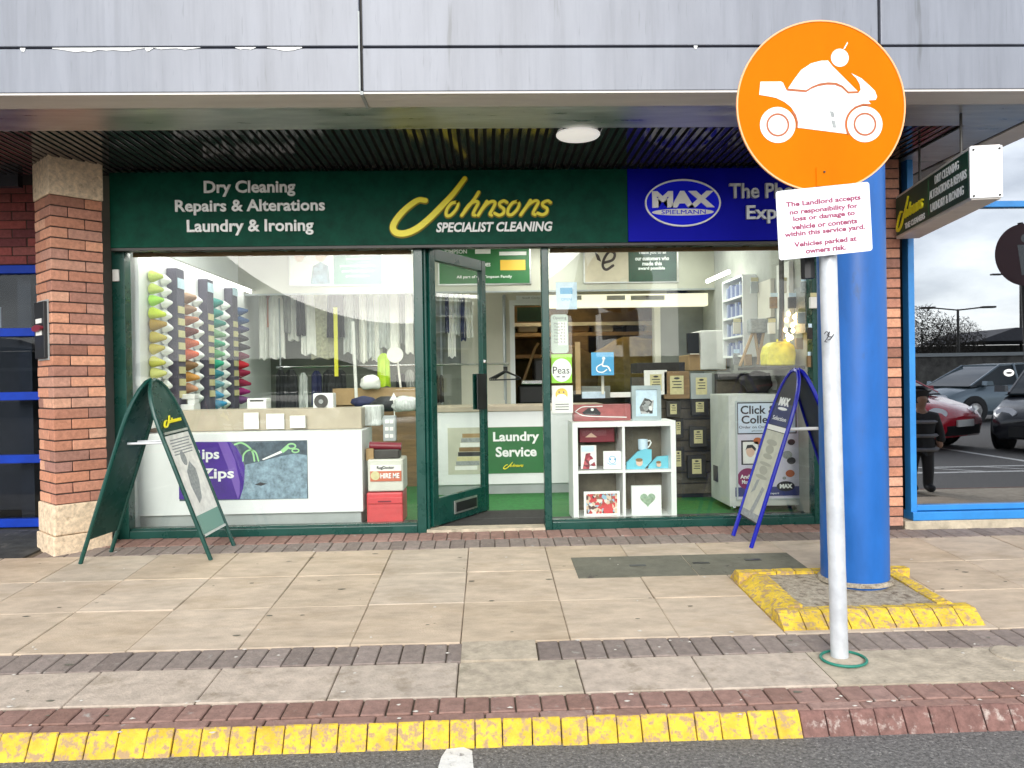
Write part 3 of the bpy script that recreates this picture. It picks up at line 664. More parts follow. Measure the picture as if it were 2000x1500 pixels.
# door leaf, hinged left and swung inwards
hx, hy = xM1 + .03, FYS + .05; oa = math.radians(60); dv = V((math.cos(oa), math.sin(oa), 0)); DW = .80; DH = ZT - .03
fd = Fr((hx, hy, .02), dv, (0, 0, 1))
dr = empty('door', (hx, hy, .02), None, None, parent=sf)
for r_ in ((0, 0, .07, DH), (DW - .065, 0, DW, DH)):
    b = bm_(); rb(b, fd, r_, -.022, .022); ob('stile', b, 'dgreen', dr, bevel=.004)
for r_ in ((.0705, DH - .085, DW - .0655, DH), (.0705, 0, DW - .0655, .2)):
    b = bm_(); rb(b, fd, r_, -.021, .021); ob('rail', b, 'dgreen', dr, bevel=.004)
b = bm_(); rb(b, fd, (.08, .195, DW - .08, DH - .095), -.004, .004); ob('glass', b, 'glassd', dr)
b = bm_(); rb(b, fd, (.27, .05, .60, .15), .022, .03); ob('letter_plate', b, 'aluminium', dr, bevel=.002)
b = bm_(); rb(b, fd, (.29, .065, .585, .135), .03, .034); ob('letter_flap', b, 'black', dr)
zh0, zh1 = at(930, 805, 6.1).z, at(930, 735, 6.1).z
b = bm_(); rb(b, fd, (DW - .17, zh0, DW - .03, zh1), .022, .032); ob('push_plate', b, 'black', dr, bevel=.002)
b = bm_(); rb(b, fd, (DW - .14, zh0, DW + .012, zh1), -.034, -.022); ob('push_plate', b, 'dgreen', dr, bevel=.002)
b = bm_(); lathe(b, [(.014, 0), (.014, .012), (.008, .014)], Matrix.Translation(fd.p(DW - .04, zh1 + .1, .022)) @ Matrix.Rotation(math.radians(90), 4, 'X'), 16); ob('lock', b, 'chrome', dr)
b = bm_(); tube(b, [V((xM1 + .012, FYS + .03, .01)), V((xM1 + .012, FYS + .03, ZT - .02))], .014, 10); ob('hinge_post', b, 'dgreen', sf)
b = bm_(); rb(b, fs, (*q(222, 550, FYS), *q(234, 527, FYS)), .001, .02); ob('alarm_sensor', b, 'paper', sf, bevel=.003)

# ------------------------------------------------------------------ fascia signs
SY = 5.44; fsg = FY(SY); zf1 = ZS - .025
def logo(b_y, b_o, fr, mapf, wscale, n0):
    """the yellow script wordmark, drawn with brush strokes; mapf maps photo px to (u,v)"""
    J = [(831, 392), (818, 391), (803, 400), (786, 415), (772, 433), (768, 446), (775, 455), (792, 456), (814, 447), (838, 428), (862, 404), (886, 378), (908, 349)]
    S = [(J, [9.5, 9.5, 10.5, 11, 11.5, 12, 12, 12, 12, 11.5, 11, 9.5, 8])]
    def k(pts, w): S.append((pts, w))
    # o h n s o n s
    k([(893, 395), (882, 398), (873, 410), (872, 421), (880, 421), (890, 411), (895, 400), (893, 395)], 5.6)
    k([(935, 376), (926, 390), (914, 405), (902, 421)], 6.0); k([(908, 411), (918, 399), (929, 394), (934, 397), (928, 409), (924, 419), (928, 421)], 5.6)
    k([(951, 394), (944, 405), (934, 421)], 5.8); k([(938, 414), (950, 400), (961, 394), (967, 397), (962, 409), (957, 418), (960, 421)], 5.6)
    k([(990, 396), (984, 393), (976, 397), (977, 403), (984, 409), (983, 417), (975, 421), (966, 417)], 5.6)
    k([(1011, 394), (1001, 397), (993, 408), (992, 418), (999, 420), (1009, 411), (1014, 400), (1011, 394)], 5.6)
    k([(1036, 392), (1029, 403), (1017, 420)], 5.8); k([(1022, 413), (1033, 400), (1045, 393), (1051, 396), (1045, 408), (1041, 417), (1045, 420)], 5.6)
    k([(1075, 396), (1069, 393), (1060, 397), (1061, 403), (1068, 408), (1067, 416), (1059, 420), (1050, 417)], 5.6)
    for si, (pts, w_) in enumerate(S):
        P = [mapf(x, y) for x, y in pts]; ws = [a * wscale for a in w_] if isinstance(w_, list) else w_ * wscale
        ribbon(b_y, fr, P, ws, n0 + .004, n0 + .013 + si * .0004)
        wo = [a + 4 * wscale for a in ws] if isinstance(ws, list) else ws + 3.6 * wscale
        if b_o is not None: ribbon(b_o, fr, [(u, v - .6 * wscale) for u, v in P], wo, n0 + .0005, n0 + .0015 + si * .00015)
gs = empty('fascia_sign', (-.8, SY, 2.03), 'long dark green fascia board with yellow script and white lettering', 'shop sign')
xg0, xg1, xb1 = XA(214, 410, SY), XA(1226, 400, SY), 2.46; zf0 = at(720, 479, SY).z
b = bm_(); rb(b, fsg, (xg0, zf0, xg1 - .001, zf1), -.09, 0); ob('board', b, 'fgreen', gs, bevel=.003)
PXW = 5.44 / 1500
def TX(b, s, x0, y0, x1, y1, Y, n0=.001, n1=.012, **k): return text(b, FY(Y), s, rc(x0, y0, x1, y1, Y), n0, n1, **k)
for s, *r_ in (('Dry Cleaning', 399, 353, 577, 384), ('Repairs & Alterations', 343, 390, 635, 420), ('Laundry & Ironing', 366, 429, 613, 460)):
    b = bm_(); TX(b, s, *r_, SY, bold=.022); ob('lettering', b, 'textw', gs)
b1, b2 = bm_(), bm_(); logo(b1, b2, fsg, lambda x, y: q(x, y, SY), PXW, 0); ob('script_wordmark', b1, 'yel', gs); ob('wordmark_edge', b2, 'olive', gs)
b = bm_(); TX(b, 'SPECIALIST CLEANING', 852, 434, 1079, 453, SY, bold=.03, shear=.2); ob('lettering', b, 'textw', gs)
bs = empty('photo_sign', (1.7, SY, 2.03), 'bright blue fascia board with white oval logo and silver lettering', 'shop sign')
b = bm_(); rb(b, fsg, (xg1 + .001, zf0 + .006, xb1, zf1), -.09, 0); ob('board', b, 'fblue', bs, bevel=.003)
oc = q(1333, 397, SY); orx, orz = 75 * PXW, 46.5 * PXW
b = bm_(); prism(b, fsg, ell(oc, orx - .004, orz - .004, 48), .001, .006); ob('oval_face', b, 'oblue', bs)
b = bm_(); ring(b, fsg, oc, orx, orz, .011, .001, .016); ob('oval_rim', b, 'textw', bs)
b = bm_(); TX(b, 'MAX', 1273, 374, 1394, 406, SY, .006, .02, bold=.06); ob('lettering', b, 'textw', bs)
b = bm_(); prism(b, fsg, ell(q(1333, 415, SY), 61 * PXW, 6.5 * PXW, 36), .006, .016); ob('logo_bar', b, 'textw', bs)
b = bm_(); TX(b, 'SPIELMANN', 1291, 411, 1377, 419, SY, .016, .018); ob('lettering', b, 'oblue', bs)
for s, *r_ in (('The Photo', 1423, 359, 1580, 388), ('Experts', 1456, 402, 1580, 437)):
    b = bm_(); TX(b, s, *r_, SY, bold=.02, n1=.025); ob('lettering', b, 'silver', bs)
b = bm_(); rb(b, fsg, (xg0, zf0 - .02, xb1, zf0 - .002), -.06, .0); ob('drip_trim', b, 'dark', gs)

# ------------------------------------------------------------------ projecting sign
P0, P1 = V((at(1750, 417, 5.27).x, 5.27, 0)), V((at(1897, 345, 4.09).x, 4.09, 0)); dL = (P1 - P0).length
fh = Fr((P0.x, P0.y, 2.03), P1 - P0, (0, 0, 1))                      # u runs outwards; normal?
hsn = empty('projecting_sign', ((P0 + P1) / 2) + V((0, 0, 2.03)), 'green projecting box sign with white end plate beside the brick pier', 'shop sign')
sg = 1 if fh.N.x < 0 else -1
HH = .255
b = bm_(); rb(b, fh, (0, -.02, dL - .004, HH + .02), -sg * .15, 0); ob('case', b, 'lip', hsn, bevel=.004)
b = bm_(); rb(b, fh, (.02, .0, dL - .03, HH), 0.001 * sg, sg * .006); ob('face_panel', b, 'pgreend', hsn)
b = bm_(); rb(b, fh, (dL - .003, -.012, dL + .004, HH + .012), -sg * .156, sg * .008); ob('end_plate', b, 'white', hsn, bevel=.002)
b = bm_()
for u_, v_ in ((-.14, 0), (-.14, .25), (-.01, 0), (-.01, .25)):
    lathe(b, [(.006, 0), (.006, .004), (.002, .006)], Matrix.Translation(fh.p(dL + .004, v_, sg * u_)) @ (fh.U.to_track_quat('Z', 'Y').to_matrix().to_4x4()), 8)
ob('screw', b, 'dark', hsn)
for u_ in (.25, .9):
    b = bm_(); tube(b, [fh.p(u_, HH + .015, -sg * .07), fh.p(u_, ZS - .02 - 2.03 + .01, -sg * .07)], .008, 8); ob('hanger_rod', b, 'dark', hsn)
def hmap(x, y): return ((x - 765) / 318 * .50 + .05, (460 - y) / 115 * .2 + .02)
fhh = fh
# reading direction: seen from the left the outer end is on the right
b1 = bm_(); logo(b1, None, fhh, hmap, .0016, .004); ob('script_wordmark', b1, 'yel', hsn)
b = bm_(); text(b, fhh, 'THE CLEANERS', (.2, .012, .55, .05), .007, .01, bold=.03); ob('lettering', b, 'textw', hsn)
for s, r_ in (('DRY CLEANING', (.72, .185, 1.06, .235)), ('ALTERATIONS & REPAIRS', (.63, .11, 1.16, .16)), ('LAUNDRY & IRONING', (.65, .03, 1.12, .08))):
    b = bm_(); text(b, fhh, s, r_, .007, .01, bold=.008); ob('lettering', b, 'textw', hsn)
b = bm_(); rb(b, fhh, (.605, .02, .611, .24), .006, .008); ob('divider_line', b, 'pgreen', hsn)

# ================================================================== MOTORCYCLE SIGN ON ITS POLE
PYY = 3.19; fp = FY(PYY - .05)
base = gp(1640, 1288); topP = at(1607, 60, PYY)
ms = empty('parking_sign', (base.x, base.y, base.z), 'round orange motorcycle parking sign on a leaning grey pole', 'sign')
bt = at(1640, 1290, base.y); mid = at(1617, 500, PYY); t0 = bt + (mid - bt) * 1.0
dirp = (mid - bt).normalized()
b = bm_(); rr = .0355; tube(b, [bt - dirp * .03, bt + dirp * .35, bt + dirp * .41, bt + dirp * .5, bt + dirp * 2.3], [rr, rr, rr * .97, rr, rr], 24); ob('pole', b, 'pole', ms, smooth=True)
b = bm_(); lathe(b, [(rr + .001, 0), (rr, .012), (.01, .02)], Matrix.Translation(bt + dirp * 2.3), 20); ob('pole_cap', b, 'black', ms)
YD = PYY - .055
def dq(x, y): return q(x, y, YD)
fdq = FY(YD); dc = dq(1603, 208); dR = 168 * YD / 1500
b = bm_(); prism(b, fdq, ell(dc, dR, dR, 72), 0, .004); disc = ob('disc', b, 'orange', ms)
b = bm_(); ring(b, fdq, dc, dR + .002, dR + .002, .006, -.002, .007, 72); ob('disc_rim', b, mat('sign_edge', (.95, .45, .2), .4), disc)
def Z(x, y): return (1420 + x / 3.062, 30 + y / 3.062)       # zoom picture -> photo px
def dz(*pts): return [dq(*Z(x, y)) for x, y in pts]
# pictogram
b = bm_()
def wheel(cx, cy, r1):
    c = dq(*Z(cx, cy)); k = YD / 1500 / 3.062; prism(b, fdq, ell(c, r1 * k, r1 * k, 40), .0042, .006); return c, k
bw_ = bm_()
c, k = wheel(300, 658, 108); ring(bw_, fdq, c, 70 * k, 70 * k, 11 * k, .0062, .0075)
c, k = wheel(820, 654, 108); ring(bw_, fdq, c, 70 * k, 70 * k, 11 * k, .0062, .0075)
c = dq(*Z(671, 257)); prism(b, fdq, ell(c, 54 * k, 54 * k, 32), .0042, .006)
prism(b, fdq, dz((692, 204), (716, 162), (719, 170), (701, 203)), .0042, .006)
prism(b, fdq, dz((197, 400), (320, 399), (332, 408), (350, 448), (358, 455), (468, 464), (500, 444), (540, 428), (590, 419), (640, 420), (680, 436), (718, 472), (780, 470), (796, 448), (790, 415), (770, 380), (740, 350), (800, 380), (850, 425), (880, 455), (893, 490), (885, 508), (838, 512), (856, 532), (810, 530), (760, 548), (722, 588), (703, 640), (706, 690), (712, 711), (420, 674), (422, 640), (410, 598), (380, 552), (340, 520), (290, 496), (230, 484), (190, 478))[::-1], .0042, .006)
prism(b, fdq, dz((362, 440), (395, 390), (440, 330), (500, 290), (560, 275), (600, 274), (626, 306), (776, 456), (722, 458), (690, 425), (650, 406), (600, 403), (550, 410), (505, 428), (470, 450))[::-1], .0042, .006)
ob('motorcycle_pictogram', b, 'textw', ms)
def arc(cx, cy, r_, a0, a1, n=14): return [dq(*Z(cx + r_ * math.cos(math.radians(a0 + (a1 - a0) * i / n)), cy + r_ * math.sin(math.radians(a0 + (a1 - a0) * i / n)))) for i in range(n + 1)]
ribbon(bw_, fdq, dz((350, 447), (410, 452), (468, 457), (510, 434), (560, 416), (620, 411), (670, 424), (706, 452), (722, 466), (782, 464)), 9 * k, .0046, .0052)
ribbon(bw_, fdq, arc(300, 658, 116, -42, 8), 8 * k, .0062, .007, False); ribbon(bw_, fdq, arc(820, 654, 116, 150, 282), 8 * k, .0062, .007, False)
ob('pictogram_line', bw_, 'brown', ms)
b = bm_()
for (x0_, y0_, x1_, y1_) in ((610, 575, 640, 612), (620, 630, 650, 675)): prism(b, fdq, dz((x0_, y0_), (x1_ - 8, y0_ + 4), (x1_, y1_), (x0_ + 10, y1_)), .0061, .0068)
ob('sticker_residue', b, 'inkg', ms)
b = bm_(); rb(b, fdq, (*dz((530, 1025))[0], *dz((618, 912))[0]), .004, .009); ob('fixing_strap', b, 'orange', ms)
b = bm_(); prism(b, fdq, ell(dz((575, 940))[0], .004, .004, 12), .009, .014); ob('bolt', b, 'black', ms)
# text plate, hung slightly crooked
fpl = FY(YD - .012); pc = q(*Z(579, 1231), YD - .012); pw, ph, pa = 573 * k, 415 * k, math.radians(5.3)
frp = Fr((pc[0], YD - .012, pc[1]), (math.cos(pa), 0, math.sin(pa)), (-math.sin(pa) * .55, 0, math.cos(pa)))
frp.W = V((-math.sin(math.radians(2.2)), 0, math.cos(math.radians(2.2)))); 
rd = .012; pts = []
for cx_, cy_, a0 in ((pw / 2 - rd, ph / 2 - rd, 0), (-pw / 2 + rd, ph / 2 - rd, 90), (-pw / 2 + rd, -ph / 2 + rd, 180), (pw / 2 - rd, -ph / 2 + rd, 270)):
    for i in range(6): a = math.radians(a0 + i * 18); pts.append((cx_ + rd * math.cos(a), cy_ + rd * math.sin(a)))
b = bm_(); prism(b, frp, pts, 0, .004); tp = ob('text_plate', b, 'ice', ms); tp.data.materials[0] = mat('plate_white', (.82, .85, .92), .35, var=.06, scale=6)
for s, cv, hw, h in (('The Landlord accepts', .078, .40, .026), ('no responsibility for', .046, .365, .026), ('loss or damage to', .018, .33, .026), ('vehicle or contents', -.012, .35, .022), ('within this service yard.', -.042, .43, .026), ('Vehicles parked at', -.086, .335, .026), ('owners risk.', -.113, .215, .022)):
    f_ = pw / .385
    b = bm_(); text(b, frp, s, (-hw * pw * .5 / .5 * 1.0 if False else -hw * pw, (cv - h / 2) * ph / .278, hw * pw, (cv + h / 2) * ph / .278), .004, .0052, bold=.03); ob('lettering', b, 'maroon', tp)
b = bm_(); tube(b, [bt + dirp * 1.62 + V((-.075, .03, 0)), bt + dirp * 1.72 + V((-.075, .03, 0))], .03, 8); ob('rear_clamp', b, 'black', ms)
b = bm_(); gpz = lambda X, Y: gz(Y)
rp = [(base.x + .012 + .092 * math.cos(a), base.y - .01 + .08 * math.sin(a), gz(base.y - .01 + .08 * math.sin(a)) + .008) for a in [i * math.pi / 16 for i in range(33)]]
tube(b, rp, .006, 8, cap=False); ob('green_ring', b, 'gcable', label='thin green ring lying around the foot of the sign pole', cat_='ring')
b = bm_(); lathe(b, [(.085, -.01), (.08, .006), (.04, .014)], Matrix.Translation((base.x + .01, base.y, base.z)), 20); ob('concrete_collar', b, 'slabg', ms)
# pen mark on the pole
b = bm_(); pY = PYY - rr - .003
for pts_ in ([(1610, 652), (1614, 648), (1619, 652), (1616, 660), (1611, 667), (1615, 668)], [(1621, 648), (1616, 655), (1624, 658), (1628, 653), (1622, 662), (1616, 664)]):
    ribbon(b, FY(pY), [q(x, y, pY) for x, y in pts_], .0035, 0, .001)
ob('pen_mark', b, 'ink', ms)

# ================================================================== A-BOARDS
def hoop(b, A, B_, apexc, wt, r, arch_h, n=10):
    """inverted U: foot A, pointed arch top, foot B; wt = half-width vector at the shoulder"""
    s0 = apexc - wt; s1 = apexc + wt; up = ((apexc - (A + B_) / 2)).normalized()
    pts = [A, A + (s0 - A) * .5, s0]
    for i in range(1, n):
        a = math.pi * i / n; pts.append(apexc - wt * math.cos(a) + up * (arch_h * math.sin(a)))
    pts += [s1, s1 + (B_ - s1) * .5, B_]; tube(b, pts, r, 8); return s0, s1, up, pts
def aboard(name, feetL, feetR, ridge, label, tubem, faces):
    A, B_ = feetL; C_, D_ = feetR
    ctr = (A + B_ + C_ + D_) / 4
    t = empty(name, ctr, label, 'pavement sign'); hd = (B_ - A) / 2
    info = []
    for (P, Q, off, fc) in ((A, B_, -1, faces[0]), (C_, D_, 1, faces[1])):
        side = ((C_ + D_) / 2 - (A + B_) / 2).normalized() * off
        wv = (Q - P) / 2; mid = (P + Q) / 2; H = ridge.z - mid.z
        apex = V((ridge.x, ridge.y, ridge.z)) + side * .012; sh = mid + (apex - mid) * .72
        b = bm_(); s0, s1, up, pts = hoop(b, P, Q, sh, wv, .014, (apex - sh).length); ob('frame', b, tubem, t, smooth=True)
        u = wv.normalized(); fr = Fr(mid, u, up)
        if fr.N.dot(side) < 0: fr = Fr(mid, -u, up)
        hw = wv.length - .008; hs0 = (sh - mid).length; ha = (apex - mid).length; hs = ha * .8
        out_ = [(-hw, .16 * hs), (hw, .16 * hs), (hw, hs0)] + [(hw * math.cos(a), hs0 + (ha - hs0 - .01) * math.sin(a)) for a in [math.pi * i / 10 for i in range(1, 10)]] + [(-hw, hs0)]
        b = bm_(); prism(b, fr, out_, -.003, .003); ob('board', b, fc, t)
        info.append((fr, hw, hs, ha))
    return t, info
# dark green board at the left
A, B_, C_, D_ = gp(157, 1101), gp(217, 1078), gp(412, 1094), gp(457, 1066)
rdg = at(298, 742, 5.06)
t, inf = aboard('pavement_sign', (A, B_), (C_, D_), rdg, 'dark green arched A-board standing by the brick column', 'dgreen', ('dgreen', 'dgreen'))
fr, hw, hs, ha = inf[1]
b = bm_(); rb(b, fr, (-hw + .012, .17 * hs, hw - .012, .86 * hs), .0032, .005); po = ob('poster', b, mat('poster_cream', (.82, .81, .76), .3, var=.2, scale=14), t)
b = bm_(); rb(b, fr, (-hw + .012, .87 * hs, hw - .012, .885 * hs), .0032, .012); rb(b, fr, (-hw + .012, .155 * hs, hw - .012, .17 * hs), .0032, .012); ob('poster_rail', b, 'aluminium', t)
b = bm_(); rb(b, fr, (-hw + .013, .171 * hs, hw - .013, .30 * hs), .0052, .006); ob('poster_band', b, mat('poster_teal', (.16, .33, .27), .35), po)
b = bm_()
prism(b, fr, [(-.05, .37 * hs), (.0, .40 * hs), (.05, .52 * hs), (.06, .6 * hs), (.02, .66 * hs), (-.05, .60 * hs), (-.07, .5 * hs)], .0052, .006)
prism(b, fr, ell((-.03, .69 * hs), .03, .05, 16), .0052, .006); ob('shoe_print', b, 'inkg', po)
b = bm_()
for i in range(6): rb(b, fr, (-hw + .04 + .01 * (i % 2), .72 * hs + i * .02 * hs, hw - .05 + .012 * (i % 3), .728 * hs + i * .02 * hs), .0052, .006)
ob('printed_lines', b, 'inkg', po)
b1 = bm_(); logo(b1, None, fr, lambda x, y: ((x - 930) / 318 * .22, .955 * hs + (400 - y) / 318 * .2), .00075, .003); ob('script_wordmark', b1, 'yel', t)
b = bm_(); m1 = A + (rdg - A) * .645; m2 = C_ + (rdg - C_) * .645; tube(b, [m1, m2], .008, 8); ob('spreader_bar', b, 'pole', t)
b = bm_(); m1 = B_ + (rdg - B_) * .645; m2 = D_ + (rdg - D_) * .645; tube(b, [m1, m2], .008, 8); ob('spreader_bar', b, 'pole', t)
fr, hw, hs, ha = inf[0]
b = bm_(); rb(b, fr, (-hw + .02, .33 * hs, hw - .02, .48 * hs), .0032, .0045); ob('poster_band', b, mat('poster_pale_green', (.1, .24, .2), .3), t)
b = bm_(); rb(b, fr, (-hw + .02, .5 * hs, hw - .02, .84 * hs), .0032, .0045); ob('poster_panel', b, mat('poster_navy', (.01, .025, .045), .25, var=.5, scale=6), t)
b = bm_(); rb(b, fr, (-hw + .01, .87 * hs, hw - .01, .885 * hs), .0032, .012); ob('poster_rail', b, 'aluminium', t)

# blue board at the right: narrow side towards the camera
P_, Q_ = gp(1467, 1070), gp(1432, 1046)
rdg = at(1557, 722, 5.02)
off = V((2 * (rdg.x - (P_.x + Q_.x) / 2), 0, 0))
R_, S_ = P_ + off + V((.02, .03, 0)), Q_ + off + V((.02, .0, 0))
for v in (P_, Q_, R_, S_): v.z = gz(v.y)
t, inf = aboard('pavement_sign', (P_, Q_), (R_, S_), rdg, 'bright blue framed A-board standing behind the grey sign pole', mat('royal_blue_tube', (.006, .012, .38), .25), ('ink', mat('board_navy', (.012, .016, .06), .35, var=.3)))
t_blue = t
fr, hw, hs, ha = inf[0]
b = bm_(); rb(b, fr, (-hw + .012, .17 * hs, hw - .012, .80 * hs), .0032, .005); po = ob('poster', b, mat('poster_stone', (.52, .52, .43), .35, var=.15, scale=12), t)
b = bm_(); rb(b, fr, (-hw + .012, .805 * hs, hw - .012, .84 * hs), .0032, .006); ob('poster_strip', b, 'paper', t)
b = bm_(); rb(b, fr, (-hw + .012, .845 * hs, hw - .012, 1.0 * hs), .0032, .0045); hp = ob('header_panel', b, mat('header_navy', (.02, .03, .12), .35), t)
b = bm_(); text(b, fr, 'MAX', (-.075, .985 * hs, .075, 1.045 * hs), .0046, .007, bold=.07); ob('lettering', b, 'textw', hp)
b = bm_(); prism(b, fr, ell((0, .965 * hs), .07, .01, 20), .0046, .006); text(b, fr, 'Selection', (-.1, .88 * hs, .1, .91 * hs), .0046, .006); ob('logo_bar', b, 'textw', hp)
b = bm_()
for i, (v, l, h_) in enumerate(((.72, .08, .02), (.67, .06, .03), (.62, .07, .018), (.565, .09, .012), (.52, .06, .03), (.47, .09, .014))): prism(b, fr, ell((.0, v * hs), l, h_, 14), .0052, .006)
ob('printed_mark', b, mat('poster_stone_dark', (.36, .36, .3), .4), po)
b = bm_(); prism(b, fr, [(-.08, .34 * hs), (-.03, .37 * hs), (-.01, .45 * hs), (-.05, .44 * hs)], .0052, .006); prism(b, fr, [(-.02, .2 * hs), (.04, .22 * hs), (.10, .40 * hs), (.06, .41 * hs)], .0052, .006); ob('figure_print', b, 'inkg', po)
b = bm_(); rb(b, fr, (-hw + .013, .171 * hs, hw - .013, .22 * hs), .0052, .0058); ob('poster_band', b, 'inkg', po)
b = bm_(); m1 = P_ + (rdg - P_) * .66; m2 = R_ + (rdg - R_) * .66; tube(b, [m1, m2], .011, 8); ob('spreader_bar', b, 'textw', t)

# ================================================================== SHOP INTERIOR
b = bm_(); box(b, -2.68, 5.62, -.06, 2.52, 12, 0.0); ob('shop_floor', b, 'carpet', kind='structure')
b = bm_(); box(b, -2.68, 5.62, 2.52, 2.52, 12, 2.6); ob('shop_ceiling', b, 'ceil', kind='structure')
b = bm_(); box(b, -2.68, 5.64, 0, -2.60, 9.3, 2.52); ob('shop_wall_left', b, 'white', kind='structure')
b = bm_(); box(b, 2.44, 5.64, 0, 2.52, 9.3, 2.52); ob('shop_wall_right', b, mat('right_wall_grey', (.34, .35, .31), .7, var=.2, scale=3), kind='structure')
BY = 9.3                                         # back wall with the opening to the rear room
ox0, ox1 = at(1006, 690, BY).x, at(1288, 690, BY).x; oz = at(1040, 596, BY).z
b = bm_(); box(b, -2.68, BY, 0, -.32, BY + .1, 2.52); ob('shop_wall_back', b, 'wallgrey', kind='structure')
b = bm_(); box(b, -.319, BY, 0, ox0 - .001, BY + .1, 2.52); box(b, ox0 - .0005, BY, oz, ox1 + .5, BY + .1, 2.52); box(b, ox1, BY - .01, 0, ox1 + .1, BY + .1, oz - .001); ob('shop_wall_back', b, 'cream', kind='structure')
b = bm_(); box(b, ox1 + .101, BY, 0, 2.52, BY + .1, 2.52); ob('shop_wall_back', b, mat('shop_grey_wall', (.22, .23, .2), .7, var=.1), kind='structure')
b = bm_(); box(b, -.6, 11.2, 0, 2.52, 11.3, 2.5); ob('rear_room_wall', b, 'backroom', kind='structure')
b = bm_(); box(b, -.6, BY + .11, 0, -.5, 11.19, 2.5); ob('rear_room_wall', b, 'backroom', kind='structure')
ZB = at(760, 572, 8.15).z
b = bm_(); box(b, -2.60, 8.15, ZB, 2.44, 8.27, 2.52); ob('bulkhead_wall', b, mat('bulkhead_paint', (.5, .5, .42), .7, var=.08, scale=2), kind='structure')
b = bm_(); box(b, -2.60, 8.13, ZB - .012, 2.44, 8.149, ZB + .006); ob('bulkhead_trim', b, 'grey', kind='structure')
b = bm_(); box(b, xM1, 5.62, .001, xD0 + .05, 6.25, .012); ob('door_mat', b, 'mat_', label='dark grey entrance mat inside the open door', cat_='mat')
# ceiling lights
LPOS = [(-1.9, 6.5, 'front left, above the white counter'), (-.3, 6.6, 'above the open door leaf'), (1.4, 6.5, 'front right, above the cube shelf'), (-1.2, 7.6, 'rear left, near the hanging clothes'), (.6, 7.6, 'rear middle, near the rear doorway'), (1.9, 7.5, 'rear right, near the wall shelving')]
for i, (x_, y_, lb_) in enumerate(LPOS):
    t = empty('ceiling_light', (x_, y_, 2.49), 'square lit ceiling panel ' + lb_, 'lamp', 'shop ceiling lights')
    b = bm_(); box(b, x_ - .3, y_ - .3, 2.49, x_ + .3, y_ + .3, 2.515); ob('frame', b, 'white', t)
    b = bm_(); box(b, x_ - .28, y_ - .28, 2.484, x_ + .28, y_ + .28, 2.4895); ob('diffuser', b, 'lamp', t)
for i, x_ in enumerate((-1.6, -.6)):
    t = empty('rack_light', (x_, 8.7, 2.46), 'lit panel above the hanging clothes, ' + ('nearer the thread display' if i == 0 else 'nearer the rear doorway'), 'lamp', 'lights above the hanging clothes')
    b = bm_(); box(b, x_ - .35, 8.5, 2.49, x_ + .35, 8.8, 2.515); ob('frame', b, 'white', t)
    b = bm_(); box(b, x_ - .33, 8.52, 2.484, x_ + .33, 8.78, 2.4895); ob('diffuser', b, mat('rack_lamp_diffuser', (.98, 1, .93), .4, emit=3.2), t)
t = empty('rear_room_light', (.9, 10.2, 2.4), 'lit tube on the rear room ceiling', 'lamp')
b = bm_(); tube(b, [(.5, 10.2, 2.42), (1.5, 10.2, 2.42)], .025, 8); ob('tube', b, mat('warm_tube', (1, .8, .5), .4, emit=14), t)

# left counter with the purple poster
def cbox(name, r_, Y0, Y1, mt, parent, **k):
    bb = bm_(); box(bb, r_[0], Y0, r_[1], r_[2], Y1, r_[3]); return ob(name, bb, mt, parent, **k)
KY = 5.76
t = empty('service_counter', (at(480, 900, KY).x, KY + .3, 0), 'long white counter behind the left window with a purple poster', 'counter')
r_ = rc(262, 845, 708, 1004, KY); cbox('front_panel', r_, KY, KY + .5, 'white', t, bevel=.003)
cbox('plinth', (r_[0] + .02, 0, r_[2] - .02, r_[1] - .002), KY + .03, KY + .48, 'grey', t)
r2 = rc(262, 800, 706, 843, KY + .22); cbox('raised_shelf', (r_[0], r_[3] + .002, r2[2], r2[3]), KY + .22, KY + .5, 'beige', t, bevel=.003)
r3 = rc(350, 862, 601, 976, KY)
po = empty('counter_poster', ((r3[0] + r3[2]) / 2, KY, r3[1]), 'purple zip repair poster with green scissors on the white counter', 'poster')
b = bm_(); rb(b, FY(KY), r3, .001, .005); ob('sheet', b, 'denimd', po)
fk = FY(KY)
def kq(x, y): return q(400 + x / 6.25, 820 + y / 6.25, KY)
b = bm_(); prism(b, fk, [kq(500, 545), kq(720, 500), kq(940, 440), kq(1100, 410), kq(1250, 430), kq(1250, 960), kq(430, 965), kq(470, 800)][::-1], .0052, .0062); ob('denim_print', b, 'denim', po)
b = bm_(); prism(b, fk, [kq(-310, 268), kq(320, 268), kq(400, 350), kq(460, 460), kq(490, 580), kq(488, 720), kq(470, 840), kq(430, 968), kq(-310, 968)][::-1], .0064, .0074); ob('purple_field', b, 'purple', po)
b = bm_(); prism(b, fk, [kq(165, 270), kq(275, 270), kq(370, 480), kq(430, 750), kq(430, 900), kq(410, 966), kq(370, 850), kq(280, 560)][::-1], .0076, .0082); ob('tape_print', b, 'purple2', po)
b = bm_(); text(b, fk, 'Rips', (*kq(-140, 520), *kq(180, 350)), .0084, .0094, bold=.025); ob('lettering', b, 'textw', po); b = bm_(); text(b, fk, '& Zips', (*kq(-250, 760), *kq(360, 585)), .0084, .0094, bold=.025); ob('lettering', b, 'textw', po)
b = bm_(); prism(b, fk, [kq(700, 480), kq(930, 375), kq(950, 400), kq(720, 490)][::-1], .0064, .0074); ob('scissor_blade', b, 'textw', po)
b = bm_(); ring(b, fk, kq(1060, 320), .036, .024, .012, .0064, .008, 24); ring(b, fk, kq(1110, 375), .03, .018, .01, .0064, .008, 24); prism(b, fk, [kq(930, 370), kq(1010, 300), kq(1040, 340), kq(960, 405)][::-1], .0064, .0078); ob('scissor_handle', b, 'mint', po)
